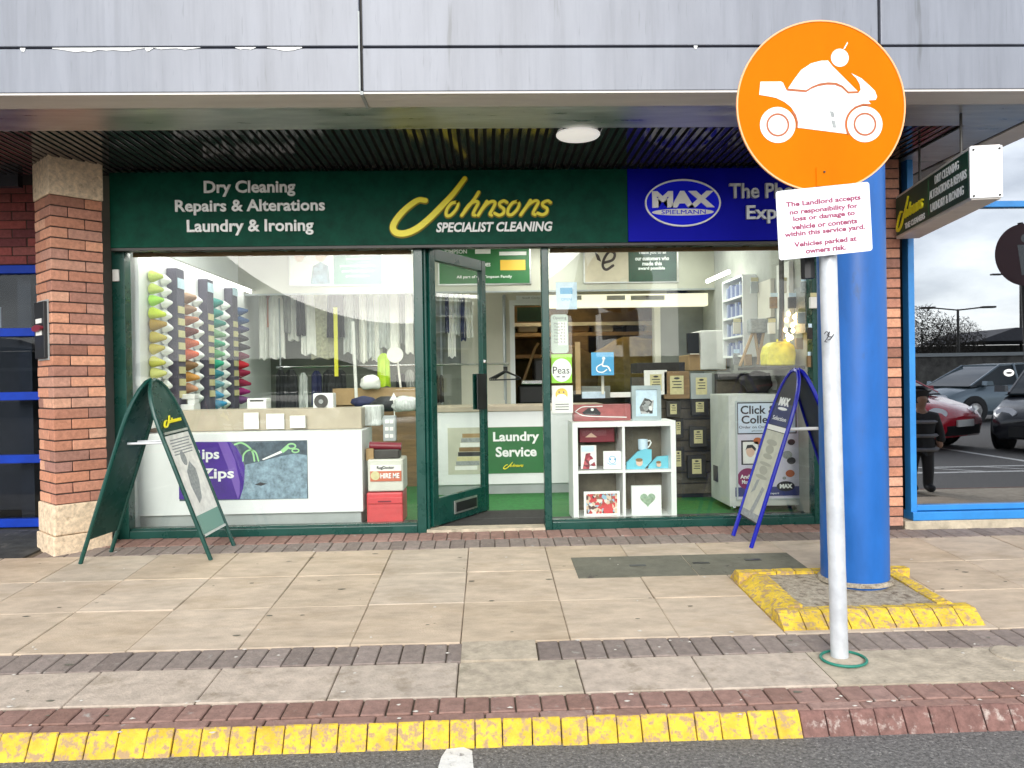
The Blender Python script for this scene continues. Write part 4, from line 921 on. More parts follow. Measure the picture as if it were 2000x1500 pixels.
b = bm_(); ribbon(b, fk, [kq(370, 300), kq(450, 280), kq(540, 330), kq(590, 400), kq(610, 500)], .013, .0076, .0086); ribbon(b, fk, [kq(470, 500), kq(480, 420), kq(540, 370), kq(620, 390), kq(660, 500)], .011, .0076, .0086); ob('ribbon_print', b, 'mint', po)
b = bm_(); prism(b, fk, [kq(610, 790), kq(680, 762), kq(765, 778), kq(690, 805)][::-1], .0064, .0072); ob('tear_print', b, 'ink', po)

# centre counter with the green laundry poster
MY = 7.2
t = empty('till_counter', (at(970, 900, MY).x, MY + .3, 0), 'white counter facing the door with a green laundry poster', 'counter')
r_ = rc(845, 803, 1180, 945, MY); cbox('front_panel', r_, MY, MY + .6, 'white', t, bevel=.003)
cbox('plinth', (r_[0], 0, r_[2], r_[1] - .002), MY + .03, MY + .55, 'grey', t)
cbox('worktop', (r_[0] - .02, r_[3] + .001, r_[2] + .02, r_[3] + .05), MY - .02, MY + .62, 'beige', t, bevel=.004)
fm = FY(MY); r3 = rc(875, 834, 1075, 925, MY)
po = empty('laundry_poster', ((r3[0] + r3[2]) / 2, MY, r3[1]), 'green laundry service poster with folded linen on the centre counter', 'poster')
b = bm_(); rb(b, fm, r3, .001, .004); ob('sheet', b, mat('poster_linen', (.5, .5, .4), .5, var=.15, scale=4), po)
g0 = rc(941, 834, 1075, 924, MY); b = bm_(); prism(b, fm, [(g0[0] + .01, g0[1]), (g0[2], g0[1]), (g0[2], g0[3]), (g0[0] + .03, g0[3]), (g0[0] + .05, (g0[1] + g0[3]) / 2 + .05)], .0042, .006); ob('green_field', b, 'pgreen', po)
b = bm_(); ribbon(b, fm, [q(950, 924, MY), q(947, 890, MY), q(951, 850, MY), q(947, 835, MY)], .012, .0061, .007); ob('yellow_edge', b, 'tagc', po)
b = bm_(); TX(b, 'Laundry', 963, 843, 1053, 867, MY, .0062, .0075, bold=.03); ob('lettering', b, 'textw', po); b = bm_(); TX(b, 'Service', 968, 872, 1048, 892, MY, .0062, .0075, bold=.03); ob('lettering', b, 'textw', po)
b1 = bm_(); logo(b1, None, fm, lambda x, y: q(983 + (x - 765) / 318 * 40, 916 + (y - 460) / 115 * 14, MY), .0006, .003); ob('script_wordmark', b1, 'yel', po)
for i, (cm, w_) in enumerate((('paper', .16), ('inkg', .17), ('tagc', .16), ('ink', .17), ('wood', .15), ('paper', .15), ('inkg', .14), ('tan', .13))):
    z0 = at(900, 918 - i * 9, MY).z; xx = at(888 + i * 2.2, 880, MY).x
    b = bm_(); rb(b, fm, (xx, z0, xx + w_ + .05, z0 + .038), .0042, .0056); ob('linen_print', b, cm, po)

# posters on the bulkhead
def poster(name, x0, y0, x1, y1, Y, label, mt, cat_='poster'):
    r_ = rc(x0, y0, x1, y1, Y); e = empty(name, ((r_[0] + r_[2]) / 2, Y - .01, r_[1]), label, cat_)
    b = bm_(); rb(b, FY(Y), (r_[0] - .015, r_[1] - .015, r_[2] + .015, r_[3] + .015), .001, .012); ob('frame', b, 'aluminium', e)
    b = bm_(); rb(b, FY(Y), r_, .012, .014); ob('sheet', b, mt, e); return e
BK = 8.15; fb = FY(BK)
e = poster('wall_poster', 567, 491, 746, 556, BK, 'wall poster of two people and pale green text panel above the clothes', 'paper')
b = bm_(); rb(b, fb, rc(652, 491, 746, 556, BK), .0145, .016); ob('green_field', b, mat('poster_sage', (.1, .24, .2), .5), e)
b = bm_()
for y_, a_, c_ in ((498, 690, 736), (506, 680, 722), (520, 668, 732), (530, 672, 730), (540, 680, 720)): TX(b, 'your local cleaners', a_ - 4, y_ - 3, c_, y_ + 3, BK, .0165, .018, bold=.02)
ob('lettering', b, 'textw', e)
for xx, hc, sc in ((585, 'wood', 'paper'), (627, 'tan', 'denim')):
    b = bm_(); prism(b, fb, ell(q(xx, 500, BK), .055, .065, 18), .0145, .016); ob('face_print', b, 'skinp', e)
    b = bm_(); prism(b, fb, [q(xx - 14, 500, BK), q(xx - 12, 491, BK), q(xx + 12, 491, BK), q(xx + 13, 502, BK), q(xx, 497, BK)][::-1], .0162, .0175); ob('hair_print', b, hc, e)
    b = bm_(); prism(b, fb, [q(xx - 20, 555, BK), q(xx - 15, 520, BK), q(xx, 512, BK), q(xx + 15, 520, BK), q(xx + 19, 555, BK)][::-1], .0145, .0155); ob('clothes_print', b, sc, e)
e = poster('wall_poster', 858, 486, 1034, 554, BK, 'dark green poster with a yellow panel seen above the open door', 'pgreen')
b = bm_(); rb(b, fb, rc(977, 508, 1026, 528, BK), .0145, .018); ob('yellow_panel', b, 'gold', e)
b = bm_(); rb(b, fb, rc(975, 492, 1028, 499, BK), .0145, .018); rb(b, fb, rc(928, 486, 958, 496, BK), .0145, .018); ob('white_panel', b, 'paper', e)
b = bm_(); TX(b, 'TIMPSON', 868, 488, 912, 496, BK, .0145, .018, bold=.02); ob('lettering', b, 'textw', e); b = bm_(); TX(b, 'All part of the Timpson Family', 892, 538, 1000, 545, BK, .0145, .018, bold=.02); ob('lettering', b, 'textw', e); b = bm_(); TX(b, 'SHOES', 932, 514, 958, 521, BK, .0145, .018, bold=.03); ob('lettering', b, 'textw', e)
e = poster('wall_poster', 1142, 484, 1322, 550, BK, 'wall poster with a large letter e beside a dark green thank you panel', 'tagc'); e.children[1].data.materials[0] = mat('poster_parchment', (.56, .5, .38), .5, var=.15, scale=5)
b = bm_(); rb(b, fb, rc(1227, 484, 1321, 550, BK), .0145, .016); ob('green_field', b, 'pgreend', e)
b = bm_(); ribbon(b, fb, [q(x, y, BK) for x, y in ((1178, 514), (1196, 508), (1200, 496), (1190, 492), (1180, 505), (1177, 520), (1184, 527), (1197, 519))], .028, .0145, .016); prism(b, fb, [q(1160, 490, BK), q(1170, 500, BK), q(1174, 512, BK), q(1166, 508, BK)][::-1], .0145, .016); ob('letter_print', b, 'ink', e)
b = bm_()
for y_, s, a_, c_ in ((494, 'Thank you to all', 1246, 1300), (505, 'our customers who', 1240, 1306), (515, 'made this', 1254, 1292), (525, 'award possible', 1246, 1298)): TX(b, s, a_, y_ - 4, c_, y_ + 4, BK, .0165, .018, bold=.03)
ob('lettering', b, 'textw', e)

# thread display along the left wall
XW = -2.52
t = empty('thread_display', (XW, 7, .8), 'wall display of colour sorted thread cones lit by strips on the left wall', 'display')
def wallY(x): return XW * 1500 / (x - 953)
b = bm_(); box(b, -2.599, 5.68, .75, XW - .01, 8.12, 2.06); ob('back_panel', b, 'white', t)
cols = [[(.5, .62, .12), (.36, .72, .05), (.55, .7, .02), (.38, .24, .02), (.48, .4, .05), (.55, .55, .1), (.6, .62, .2), (.66, .66, .3)],
        [(.45, .28, .18), (.5, .2, .1), (.2, .03, .015), (.68, .14, .04), (.85, .14, .04), (.35, .2, .09), (.78, .38, .08), (.7, .35, .2), (.3, .25, .2)],
        [(.05, .35, .3), (.02, .25, .2), (.2, .4, .2), (.02, .35, .18), (.1, .4, .15), (.05, .5, .3), (.05, .3, .35), (.2, .45, .5), (.1, .4, .65), (.05, .35, .6)],
        [(.02, .09, .25), (.02, .02, .12), (.015, .012, .02), (.18, .01, .05), (.7, .02, .04), (.35, .01, .06), (.4, .02, .2), (.22, .08, .25)]]
for ci, (xs_, xw, xt) in enumerate(((307, 330, 348), (372, 391, 406), (424, 443, 454), (473, 0, 0))):
    ztop = at(xs_, (528, 572, 582, 600)[ci], wallY(xs_)).z; zbot = at(xs_, (765, 790, 800, 790)[ci], wallY(xs_)).z; n = int(abs(ztop - zbot) / .088)
    for wcol, xx in ((0, xs_), (1, xw)):
        if not xx: continue
        Yc = wallY(xx)
        for i in range(n):
            z = ztop + (zbot - ztop) * (i + .5) / n
            if z < .74: continue
            b = bm_(); L_ = (.10 if not wcol else .06) * random.uniform(.85, 1.12); R_ = abs(ztop - zbot) / n * .5 * (1 + .06 * math.sin(i * 5.1 + ci))
            lathe(b, [(R_ * .9, 0), (R_, .006), (R_ * .97, .02), (R_ * .35, L_), (R_ * .2, L_ + .008)], Matrix.Translation((XW, Yc, z)) @ Matrix.Rotation(math.radians(90) + random.uniform(-.12, .16), 4, 'Y') @ Matrix.Rotation(random.uniform(-.12, .12), 4, 'X'), 12)
            mm = 'textw' if wcol else mat('thread_%d_%d' % (ci, i * len(cols[ci]) // n), cols[ci][i * len(cols[ci]) // n], .55, var=.22, scale=60, stretch=(14, 1, 1), bump=.5, bscale=80)
            ob('thread_cone', b, mm, t, smooth=True)
    if xt:
        Yt = wallY(xt)
        b = bm_(); box(b, XW - .005, Yt - .085, .72, XW + .07, Yt + .07, 2.0); ob('label_board', b, mat('display_grey_violet', (.1, .09, .13), .5, var=.15), t)
        for i in range(8):
            z = at(xt, 605 + ci * 14 + i * (23.5 - ci * 2.2), Yt).z
            b = bm_(); box(b, XW + .071, Yt - .07, z - .03, XW + .077, Yt + .055, z + .025); ob('shade_card', b, 'tagc', t)
        z = at(xt, 552 + ci * 8, Yt).z; b = bm_(); box(b, XW + .071, Yt - .07, z - .05, XW + .077, Yt + .06, z + .03); ob('header_card', b, 'ice', t)
b = bm_(); tube(b, [(XW + .06, 5.72, 2.03), (XW + .06, 8.1, 2.03)], .014, 8); ob('light_strip', b, 'led', t)
b = bm_(); box(b, XW - .02, 5.7, 2.045, XW + .1, 8.12, 2.06); ob('top_rail', b, 'aluminium', t)

# clothes rails and hanging garments
def garment(w_, l, seed, dep=.1, shoulder=True):
    r = random.Random(seed); nx, nz = 9, 14; bb = bm_(); f1, f2, ph = r.uniform(1.5, 3.5), r.uniform(3, 6), r.uniform(0, 6); g = []
    for side in (0, 1):
        rows = []
        for j in range(nz + 1):
            v = j / nz; wid = w_ * (.35 + .65 * min(1, v / .12)) if shoulder else w_ * .8
            wid *= 1 + .18 * v * r.uniform(.8, 1.1); row = []
            for i in range(nx + 1):
                u = i / nx - .5; fold = math.sin(u * f1 * 6.28 + ph + v * .8) * .5 + math.sin(u * f2 * 6.28 + ph * 2) * .3
                th = dep * (.25 + .35 * (1 - (2 * u) ** 2))
                y = (th if side else -th) + fold * dep * .28 * (.3 + v)
                z = -v * l - (math.sin(u * 9 + ph) * .02 * l if j == nz else 0)
                row.append(bb.verts.new((u * wid, y, z)))
            rows.append(row)
        for j in range(nz):
            for i in range(nx): bb.faces.new((rows[j][i], rows[j][i + 1], rows[j + 1][i + 1], rows[j + 1][i]))
        g.append(rows)
    F_, B2 = g
    for j in range(nz):
        for i in (0, nx): bb.faces.new((F_[j][i], F_[j + 1][i], B2[j + 1][i], B2[j][i]))
    for i in range(nx):
        for j in (0, nz): bb.faces.new((F_[j][i], F_[j][i + 1], B2[j][i + 1], B2[j][i]))
    return bb
RY = 8.62
t = empty('upper_rail', (-1.4, RY, 2.1), 'upper chrome clothes rail behind the bulkhead', 'clothes rail')
b = bm_(); tube(b, [(-2.55, RY, 2.14), (-.35, RY, 2.14)], .014, 8); ob('tube', b, 'chrome', t)
for x_ in (-2.3, -.9):
    b = bm_(); tube(b, [(x_, RY, 2.14), (x_, RY, 2.5)], .008, 6); ob('hanger', b, 'chrome', t)
ORD = ['first', 'second', 'third', 'fourth', 'fifth', 'sixth', 'seventh', 'eighth', 'ninth', 'tenth', 'eleventh', 'twelfth', 'thirteenth', 'fourteenth', 'fifteenth', 'sixteenth', 'seventeenth', 'eighteenth', 'nineteenth', 'twentieth']
cw = mat('garment_white', (.85, .85, .8), .6, var=.14, scale=14, stretch=(3, 3, .6)); cg = mat('garment_grey', (.32, .33, .31), .7, var=.3, scale=14, stretch=(3, 3, .6))
cb = mat('garment_black', (.02, .022, .024), .7, var=.4, scale=14); cn = mat('garment_navy', (.02, .025, .08), .7, var=.3, scale=14)
cr_ = mat('garment_rust', (.4, .15, .08), .7, var=.2, scale=14); cl = mat('garment_lace', (.45, .45, .3), .7, var=.35, scale=30); cpl = mat('garment_plastic', (.55, .58, .56), .25, var=.35, scale=18, stretch=(4, 4, .5))
cyl = mat('garment_yellow', (.75, .72, .05), .6); chv = mat('garment_hi_vis', (.55, .78, .04), .55, var=.2)
def hang(x, y0, y1, wpx, mt, cname, i, Y, rail, dep=.08, name='garment'):
    p0 = at(x, y0, Y); p1 = at(x, y1, Y); bb = garment(wpx * Y / 1500, p0.z - p1.z, i * 7 + int(Y * 10), dep)
    for v in bb.verts: v.co += p0
    ob(name, bb, mt, label='%s garment, %s from the left on the %s rail' % (cname, ORD[i], rail), cat_='garment', group='garments on the %s rail' % rail, smooth=True)
UP = [(514, 575, 702, 14, cw, 'white'), (524, 575, 640, 14, cr_, 'rust coloured'), (539, 575, 700, 24, cw, 'cream'), (560, 575, 650, 18, cg, 'grey'), (572, 575, 665, 16, cw, 'white'), (587, 575, 655, 14, cb, 'black'), (602, 575, 693, 22, cw, 'white'), (629, 575, 700, 34, cl, 'yellowish lace'), (655, 575, 660, 26, cb, 'black'), (681, 575, 690, 18, cpl, 'plastic covered'),
      (695, 575, 702, 14, cg, 'grey'), (708, 575, 708, 12, cw, 'white'), (722, 575, 700, 14, cpl, 'plastic covered'), (735, 575, 705, 16, cw, 'white'), (750, 575, 680, 16, cpl, 'plastic covered'), (767, 575, 690, 20, cw, 'white'), (785, 575, 672, 14, cg, 'grey'), (798, 575, 690, 12, cw, 'white')]
for i, (x, y0, y1, wp, mt, cn_) in enumerate(UP): hang(x, y0 - 8, y1, wp * 1.1, mt, cn_, i, RY - .1 + .03 * math.sin(i * 2.1), 'upper')
UP2 = [(873, 575, 650, 7, cn, 'navy'), (881, 575, 698, 12, cw, 'white'), (893, 575, 655, 12, cpl, 'plastic covered'), (904, 575, 665, 8, cn, 'navy'), (914, 575, 660, 14, cw, 'white')]
for i, (x, y0, y1, wp, mt, cn_) in enumerate(UP2): hang(x, y0, y1, wp * 1.1, mt, cn_, i, RY + .1, 'doorway')
t = empty('tape_strip', at(655, 730, 8.35), 'long yellow measuring strip hanging amid the upper garments', 'tape')
b = bm_(); p = at(655, 600, 8.35); p2 = at(656, 735, 8.35); box(b, p.x - .02, 8.34, p2.z, p.x + .02, 8.36, p.z); ob('strip', b, cyl, t)
LYR = 8.4
t = empty('lower_rail', (-.9, LYR, 1.2), 'lower chrome clothes rail running behind the door', 'clothes rail')
z = at(760, 714, LYR).z; b = bm_(); tube(b, [(at(540, 716, LYR).x, LYR, z), (at(994, 710, LYR).x, LYR, z)], .012, 8); ob('tube', b, 'chrome', t)
for x_ in (545, 985):
    X_ = at(x_, 700, LYR).x; b = bm_(); tube(b, [(X_, LYR + .05, .85), (X_, LYR + .05, 2.0)], .01, 6); ob('upright', b, 'grey', t)
LO = [(548, 722, 798, 16, cb, 'black'), (568, 722, 800, 22, cb, 'black'), (592, 728, 800, 16, cpl, 'plastic covered'), (618, 724, 790, 18, cn, 'navy'), (643, 722, 775, 22, cb, 'black'), (664, 722, 770, 20, cb, 'charcoal'), (749, 690, 755, 22, chv, 'hi-vis yellow'), (783, 728, 772, 18, cb, 'black'), (800, 722, 772, 16, cg, 'grey'), (852, 730, 786, 8, cb, 'black'), (862, 732, 786, 8, cb, 'black')]
for i, (x, y0, y1, wp, mt, cn_) in enumerate(LO): hang(x, y0, y1, wp, mt, cn_, i, LYR, 'lower')
t = empty('empty_hangers', at(985, 715, LYR), 'bunch of black empty coat hangers on the lower rail', 'hangers')
for k_ in range(4):
    b = bm_(); c = at(984 + k_ * 2, 716, LYR); sx = .2 - .015 * k_; tube(b, [c, c + V((0, 0, -.05)), c + V((-sx * .8, k_ * .03, -.13)), c + V((-sx * .8, k_ * .03, -.145)), c + V((sx * .95, -k_ * .02, -.14)), c + V((sx * .9, -k_ * .02, -.125)), c + V((0, 0, -.05))], .007, 6); ob('hanger', b, 'black', t)
for x_ in (860, 985):
    p0, p1 = at(x_, 575, 9.25), at(x_, 790, 9.25); b = bm_(); box(b, p0.x - .012, 9.27, p1.z, p0.x + .012, 9.29, p0.z)
    for k_ in range(14): box(b, p0.x - .006, 9.26, p1.z + .1 + k_ * .07, p0.x + .006, 9.269, p1.z + .13 + k_ * .07)
    ob('shelf_upright', b, 'grey', label='slotted metal shelf upright on the back wall, %s of the hangers' % ('left' if x_ == 860 else 'right behind'), cat_='shelf upright')

# ------------------------------------------------------------------ things on the left counter
def rbox3(name, x0, y0, x1, y1, Y, d, mt, parent=None, bevel=.004, **k):
    r_ = rc(x0, y0, x1, y1, Y); bb = bm_(); box(bb, r_[0], Y, r_[1], r_[2], Y + d, r_[3]); return ob(name, bb, mt, parent, bevel=bevel, **k), r_
SHF = r2[3]
t = empty('fan_heater', at(631, 800, 6.15), 'small white box heater with round dark grille on the left counter', 'heater')
o, r_ = rbox3('case', 611, 768, 651, 800, 6.15, .12, 'white', t, .01)
c = ((r_[0] + r_[2]) / 2 - .015, (r_[1] + r_[3]) / 2); b = bm_(); prism(b, FY(6.15), ell(c, .055, .055, 24), .002, .008); ob('grille', b, 'dark', t)
b = bm_(); prism(b, FY(6.15), ell(c, .018, .018, 14), .008, .014); ob('hub', b, 'inkg', t)
t = empty('sewing_machine', at(352, 800, 6.2), 'white sewing machine on the left counter under the thread display', 'sewing machine')
rbox3('bed', 338, 790, 378, 802, 6.2, .15, 'white', t, .006); rbox3('arm', 336, 770, 380, 780, 6.22, .1, 'white', t, .008); rbox3('pillar', 366, 780, 380, 790, 6.22, .1, 'white', t, .004); rbox3('head', 338, 780, 346, 787, 6.22, .1, 'white', t, .003)
t = empty('card_terminal_box', at(500, 800, 6.2), 'translucent white printer box on the left counter by the dark garments', 'printer')
rbox3('case', 482, 778, 520, 800, 6.2, .14, 'white', t, .008); rbox3('slot', 488, 781, 514, 784, 6.195, .004, 'dark', t, .0)
rbox3('document_box', 566, 812, 596, 836, 5.93, .04, 'paper', label='small white leaflet box leaning at the left counter shelf', cat_='box')
for i, (x, y, x2_, y2, cl_) in enumerate(((476, 806, 505, 838, 'left'), (520, 808, 555, 838, 'right'))):
    rbox3('price_card', x, y, x2_, y2, 5.955, .006, 'paper', bevel=0, label='white price card on the beige counter edge, %s of the pair' % cl_, cat_='card')
# cluttered back bench behind the counter
t = empty('work_bench', at(720, 790, 7.8), 'low cluttered tan work bench under the lower rail', 'bench')
cbox('top', rc(650, 758, 812, 790, 7.8), 7.8, 8.1, 'tan', t); cbox('base', (rc(650, 758, 812, 790, 7.8)[0], 0, rc(650, 758, 812, 790, 7.8)[2], rc(650, 758, 812, 790, 7.8)[1] - .002), 7.85, 8.05, 'wood', t)
def lump(name, x, y, w_, h, Y, mt, label, cat_, seed=1, sq=1.0, group=None):
    c = at(x, y, Y); bb = bm_(); bmesh.ops.create_icosphere(bb, subdivisions=3, radius=1)
    for v in bb.verts:
        n_ = mnoise.noise(v.co * 1.7 + V((seed, 0, 0))) * .35; v.co = V((v.co.x * w_ * (1 + n_), v.co.y * w_ * .7, max(v.co.z, -.75) * h * (1 + n_ * .6))) + c
    return ob(name, bb, mt, label=label, cat_=cat_, smooth=True, group=group)
lump('white_bag', 722, 748, .11, .08, 7.7, 'paper', 'crumpled white bag on the work bench', 'bag', 3)
lump('dark_bundle', 760, 790, .16, .08, 7.2, cb, 'black bundled laundry left of the door post', 'laundry', 5)
lump('clear_bag', 795, 790, .13, .08, 6.9, cpl, 'clear plastic laundry bag by the door post', 'laundry', 9)
lump('navy_bundle', 712, 786, .12, .06, 7.3, cn, 'navy bundled laundry at the end of the left counter', 'laundry', 13)
t = empty('round_clock', at(772, 693, 8.1), 'round white desk lamp head on a stem above the bench', 'lamp')
b = bm_(); prism(b, FY(8.1), ell(at(772, 693, 8.1).xz, .085, .085, 24), 0, .03); ob('head', b, 'paper', t)
b = bm_(); tube(b, [at(776, 700, 8.12), at(783, 760, 8.12)], .012, 6); ob('stem', b, 'paper', t)
t = empty('broom_pole', at(694, 800, 7.6), 'thin white pole standing among the clothes', 'pole')
b = bm_(); tube(b, [at(689, 628, 7.6), at(697, 800, 7.6)], .016, 8); ob('shaft', b, 'paper', t)
t = empty('warning_flag', at(767, 815, 6.9), 'small white triangular tag on a stick by the door post', 'tag')
b = bm_(); prism(b, FY(6.9), [q(761, 782, 6.9), q(777, 782, 6.9), q(769, 767, 6.9)], 0, .005); ob('tag_plate', b, 'paper', t)
b = bm_(); tube(b, [at(769, 782, 6.91), at(771, 820, 6.91)], .006, 6); ob('stick', b, 'paper', t)

# carpet cleaner for hire
CYY = 5.80
t = empty('carpet_cleaner', at(752, 1022, CYY), 'red and white carpet cleaning machine behind the left pane', 'machine')
rbox3('red_tank', 716, 962, 787, 1024, CYY, .3, 'red', t, .012); rbox3('white_tank', 718, 897, 788, 960, CYY + .01, .28, mat('tank_white', (.62, .62, .55), .4, var=.08), t, .012)
rbox3('tank_lip', 718, 972, 786, 984, CYY - .012, .01, 'red', t, .003); rbox3('tank_slot', 738, 978, 764, 981, CYY - .016, .004, 'dred', t, .0)
o, r_ = rbox3('label_white', 723, 908, 784, 920, CYY, .006, 'paper', t, 0); b = bm_(); TX(b, 'RugDoctor', 736, 910, 770, 918, CYY, .001, .003, bold=.03); ob('lettering', b, 'ink', t)
o, r_ = rbox3('label_red', 723, 920, 784, 940, CYY, .006, mat('label_brick_red', (.55, .14, .07), .5), t, 0); b = bm_(); TX(b, 'HIRE ME', 743, 924, 780, 934, CYY, .001, .003, bold=.03); ob('lettering', b, 'textw', t)
b = bm_(); prism(b, FY(CYY), ell(q(733, 929, CYY), .034, .034, 20), .001, .004); ob('label_badge', b, 'tagc', t)
b = bm_(); tube(b, [at(722, 870, CYY + .1), at(784, 872, CYY + .1)], .03, 10); ob('handle_bar', b, 'dred', t, smooth=True)
rbox3('control_block', 730, 878, 780, 896, CYY + .05, .14, 'dark', t, .008); rbox3('clip', 714, 876, 730, 900, CYY + .06, .1, 'tan', t, .008)
rbox3('control_column', 748, 812, 773, 862, CYY + .2, .06, 'grey', t, .006)
for k_ in range(3):
    for l_ in range(2): rbox3('button', 752 + l_ * 9, 820 + k_ * 14, 759 + l_ * 9, 827 + k_ * 14, CYY + .194, .006, 'paper', t, .0)
rbox3('display_hood', 706, 792, 744, 832, 6.15, .2, cpl, None, .012, label='grey plastic covered till display beside the left counter', cat_='till')

# ------------------------------------------------------------------ centre and rear room
t = empty('door_number_plate', at(1035, 584, 9.27), 'white sign strip above the rear doorway', 'sign')
rbox3('plate', 1008, 577, 1066, 588, 9.27, .015, 'white', t, .002); b = bm_(); TX(b, 'Staff Only', 1020, 580, 1055, 585, 9.27, .001, .004); ob('print', b, 'inkg', t)
b = bm_(); box(b, ox0 - .06, BY - .02, 0, ox0 - .001, BY - .001, oz + .06); box(b, ox0 - .0005, BY - .02, oz + .001, ox1, BY - .001, oz + .06); ob('door_architrave', b, 'white', kind='structure')
t = empty('rear_shelf', at(1120, 620, 10.9), 'deep rear room shelving stacked with cream folded linen', 'shelving')
for y_, mt in ((628, 'cream'), (648, 'tan'), (690, 'wood')):
    r_ = rc(1005, y_, 1420, y_ + 7, 10.7); cbox('board', r_, 10.7, 11.18, mt, t)
for i, x_ in enumerate((1012, 1060, 1112, 1160, 1222, 1262)):
    rbox3('linen_stack', x_, 634, x_ + 38, 648, 10.75, .3, ('cream', 'paper', 'tan', 'cream', 'dusk', 'tagc')[i], t, .02)
for i, (x0_, y0_, x1_, y1_, mt) in enumerate(((1105, 655, 1150, 690, 'wood'), (1170, 652, 1230, 690, 'dusk'), (1232, 656, 1275, 688, 'dark'))): rbox3('storage_box', x0_, y0_, x1_, y1_, 10.7, .3, mt, t, .02)
rbox3('green_blind', 1010, 600, 1068, 628, 10.2, .05, 'pgreend', None, .0, label='dark green blind hanging at the top of the rear doorway', cat_='blind')
lump('gold_blanket', 1240, 720, .62, .42, 10.3, mat('gold_cloth', (.34, .24, .07), .8, var=.4, scale=6, bump=.4, bscale=14), 'mound of gold coloured blankets in the rear room', 'blanket', 21)
lump('brown_blanket', 1110, 730, .4, .4, 10.3, mat('brown_cloth', (.2, .13, .05), .8, var=.4, scale=6, bump=.4, bscale=14), 'mound of brown blankets at the left of the rear room', 'blanket', 25)
t = empty('press_machine', at(1045, 785, 9.9), 'black pressing machine in the rear doorway', 'machine')
rbox3('base', 1012, 752, 1066, 790, 9.9, .4, 'black', t, .03); rbox3('head', 1042, 700, 1066, 750, 9.95, .3, 'black', t, .03); rbox3('plate', 1018, 742, 1064, 751, 9.85, .45, 'chrome', t, .01)
b = bm_(); tube(b, [at(1022, 745, 10.0), at(1045, 680, 10.0), at(1052, 670, 10.0)], .018, 8); ob('arm', b, 'tan', t)
t = empty('lintel_light', (at(1240, 588, 8.4).x, 8.4, at(1240, 598, 8.4).z), 'cream lit box strip across the back of the shop right of the door', 'light box')
r_ = rc(1068, 574, 1440, 598, 8.4); cbox('box', r_, 8.4, 8.55, mat('lit_cream', (.9, .86, .66), .5, emit=.55), t)
for x_ in (1100, 1185, 1232, 1262):
    rbox3('strip_vent', x_, 577, x_ + 36, 586, 8.393, .006, 'paper', t, 0)

# ------------------------------------------------------------------ right half of the shop
t = empty('photo_booth', at(1355, 700, 8.9), 'grey partition panel behind the photo displays', 'partition')
r_ = rc(1290, 596, 1425, 760, 8.6); cbox('panel', r_, 8.6, 8.68, mat('partition_grey', (.2, .21, .19), .7, var=.2, scale=3), t); cbox('jamb', (r_[0] - .07, r_[1], r_[0] - .001, r_[3]), 8.58, 8.7, 'cream', t)
t = empty('printer_kiosk', at(1375, 720, 7.6), 'white photo printer kiosk with black side behind the frames', 'kiosk')
rbox3('case', 1368, 645, 1418, 722, 7.6, .4, 'paper', t, .01); rbox3('screen', 1343, 650, 1366, 690, 7.58, .05, 'black', t, .006); rbox3('stand', 1345, 692, 1420, 724, 7.62, .4, 'tan', t, .01)
rbox3('desk_shelf', 1243, 708, 1338, 728, 7.3, .3, 'dusk', None, .006, label='dark shelf board behind the photo frames', cat_='shelf')
t = empty('frame_stand', at(1330, 960, 6.75), 'dark slatted stand hung with photo frames and cards', 'display stand')
r_ = rc(1236, 735, 1424, 965, 6.75); nb_ = 11
for k_ in range(nb_):
    z0 = r_[1] + (r_[3] - r_[1]) * k_ / nb_; cbox('slat', (r_[0], z0 + .004, r_[2], z0 + (r_[3] - r_[1]) / nb_ - .004), 6.75, 6.78, 'slate', t)
cbox('backing', (r_[0], 0, r_[2], r_[3]), 6.785, 6.83, 'black', t)
pk = [(1300, 728, 1344, 776, 'wood', 'large brown'), (1352, 732, 1388, 776, 'grey', 'grey'), (1392, 730, 1424, 772, 'wallgrey', 'green grey'), (1262, 726, 1300, 768, 'paper', 'white'), (1305, 786, 1326, 812, 'dark', 'small black'), (1354, 782, 1380, 808, 'dark', 'small dark'), (1350, 836, 1378, 870, 'dark', 'black'), (1346, 892, 1376, 930, 'dusk', 'charcoal'), (1318, 820, 1332, 852, 'dusk', 'narrow black'), (1316, 876, 1334, 916, 'dusk', 'narrow charcoal'), (1262, 832, 1290, 858, 'dark', 'half hidden black'), (1262, 778, 1284, 800, 'dark', 'half hidden dark')]
for i, (x0_, y0_, x1_, y1_, mt, nm) in enumerate(pk):
    Y_ = 6.62 + .02 * (i % 3); e = empty('framed_photo', at((x0_ + x1_) / 2, y1_, Y_), '%s photo frame with cream card, %s piece hung on the slatted stand' % (nm, ORD[i]), 'photo frame', 'photo frames on the slatted stand')
    rbox3('surround', x0_ - 3, y0_ - 3, x1_ + 3, y1_ + 3, Y_, .03, mt, e, .003); o, r_ = rbox3('card', x0_ + (x1_ - x0_) * .2, y0_ + (y1_ - y0_) * .12, x1_ - (x1_ - x0_) * .2, y1_ - (y1_ - y0_) * .12, Y_ - .004, .003, 'tagc', e, 0)
    b = bm_(); f_ = FY(Y_ - .004); h_ = r_[3] - r_[1]; w_ = r_[2] - r_[0]
    prism(b, f_, ell(((r_[0] + r_[2]) / 2, r_[3] - h_ * .14), w_ * .22, h_ * .06, 12), .001, .002)
    for k_ in range(3): rb(b, f_, (r_[0] + w_ * (.15 + .1 * k_ % .2), r_[3] - h_ * (.34 + .16 * k_), r_[2] - w_ * .15, r_[3] - h_ * (.29 + .16 * k_)), .001, .002)
    ob('card_print', b, 'ink', e)

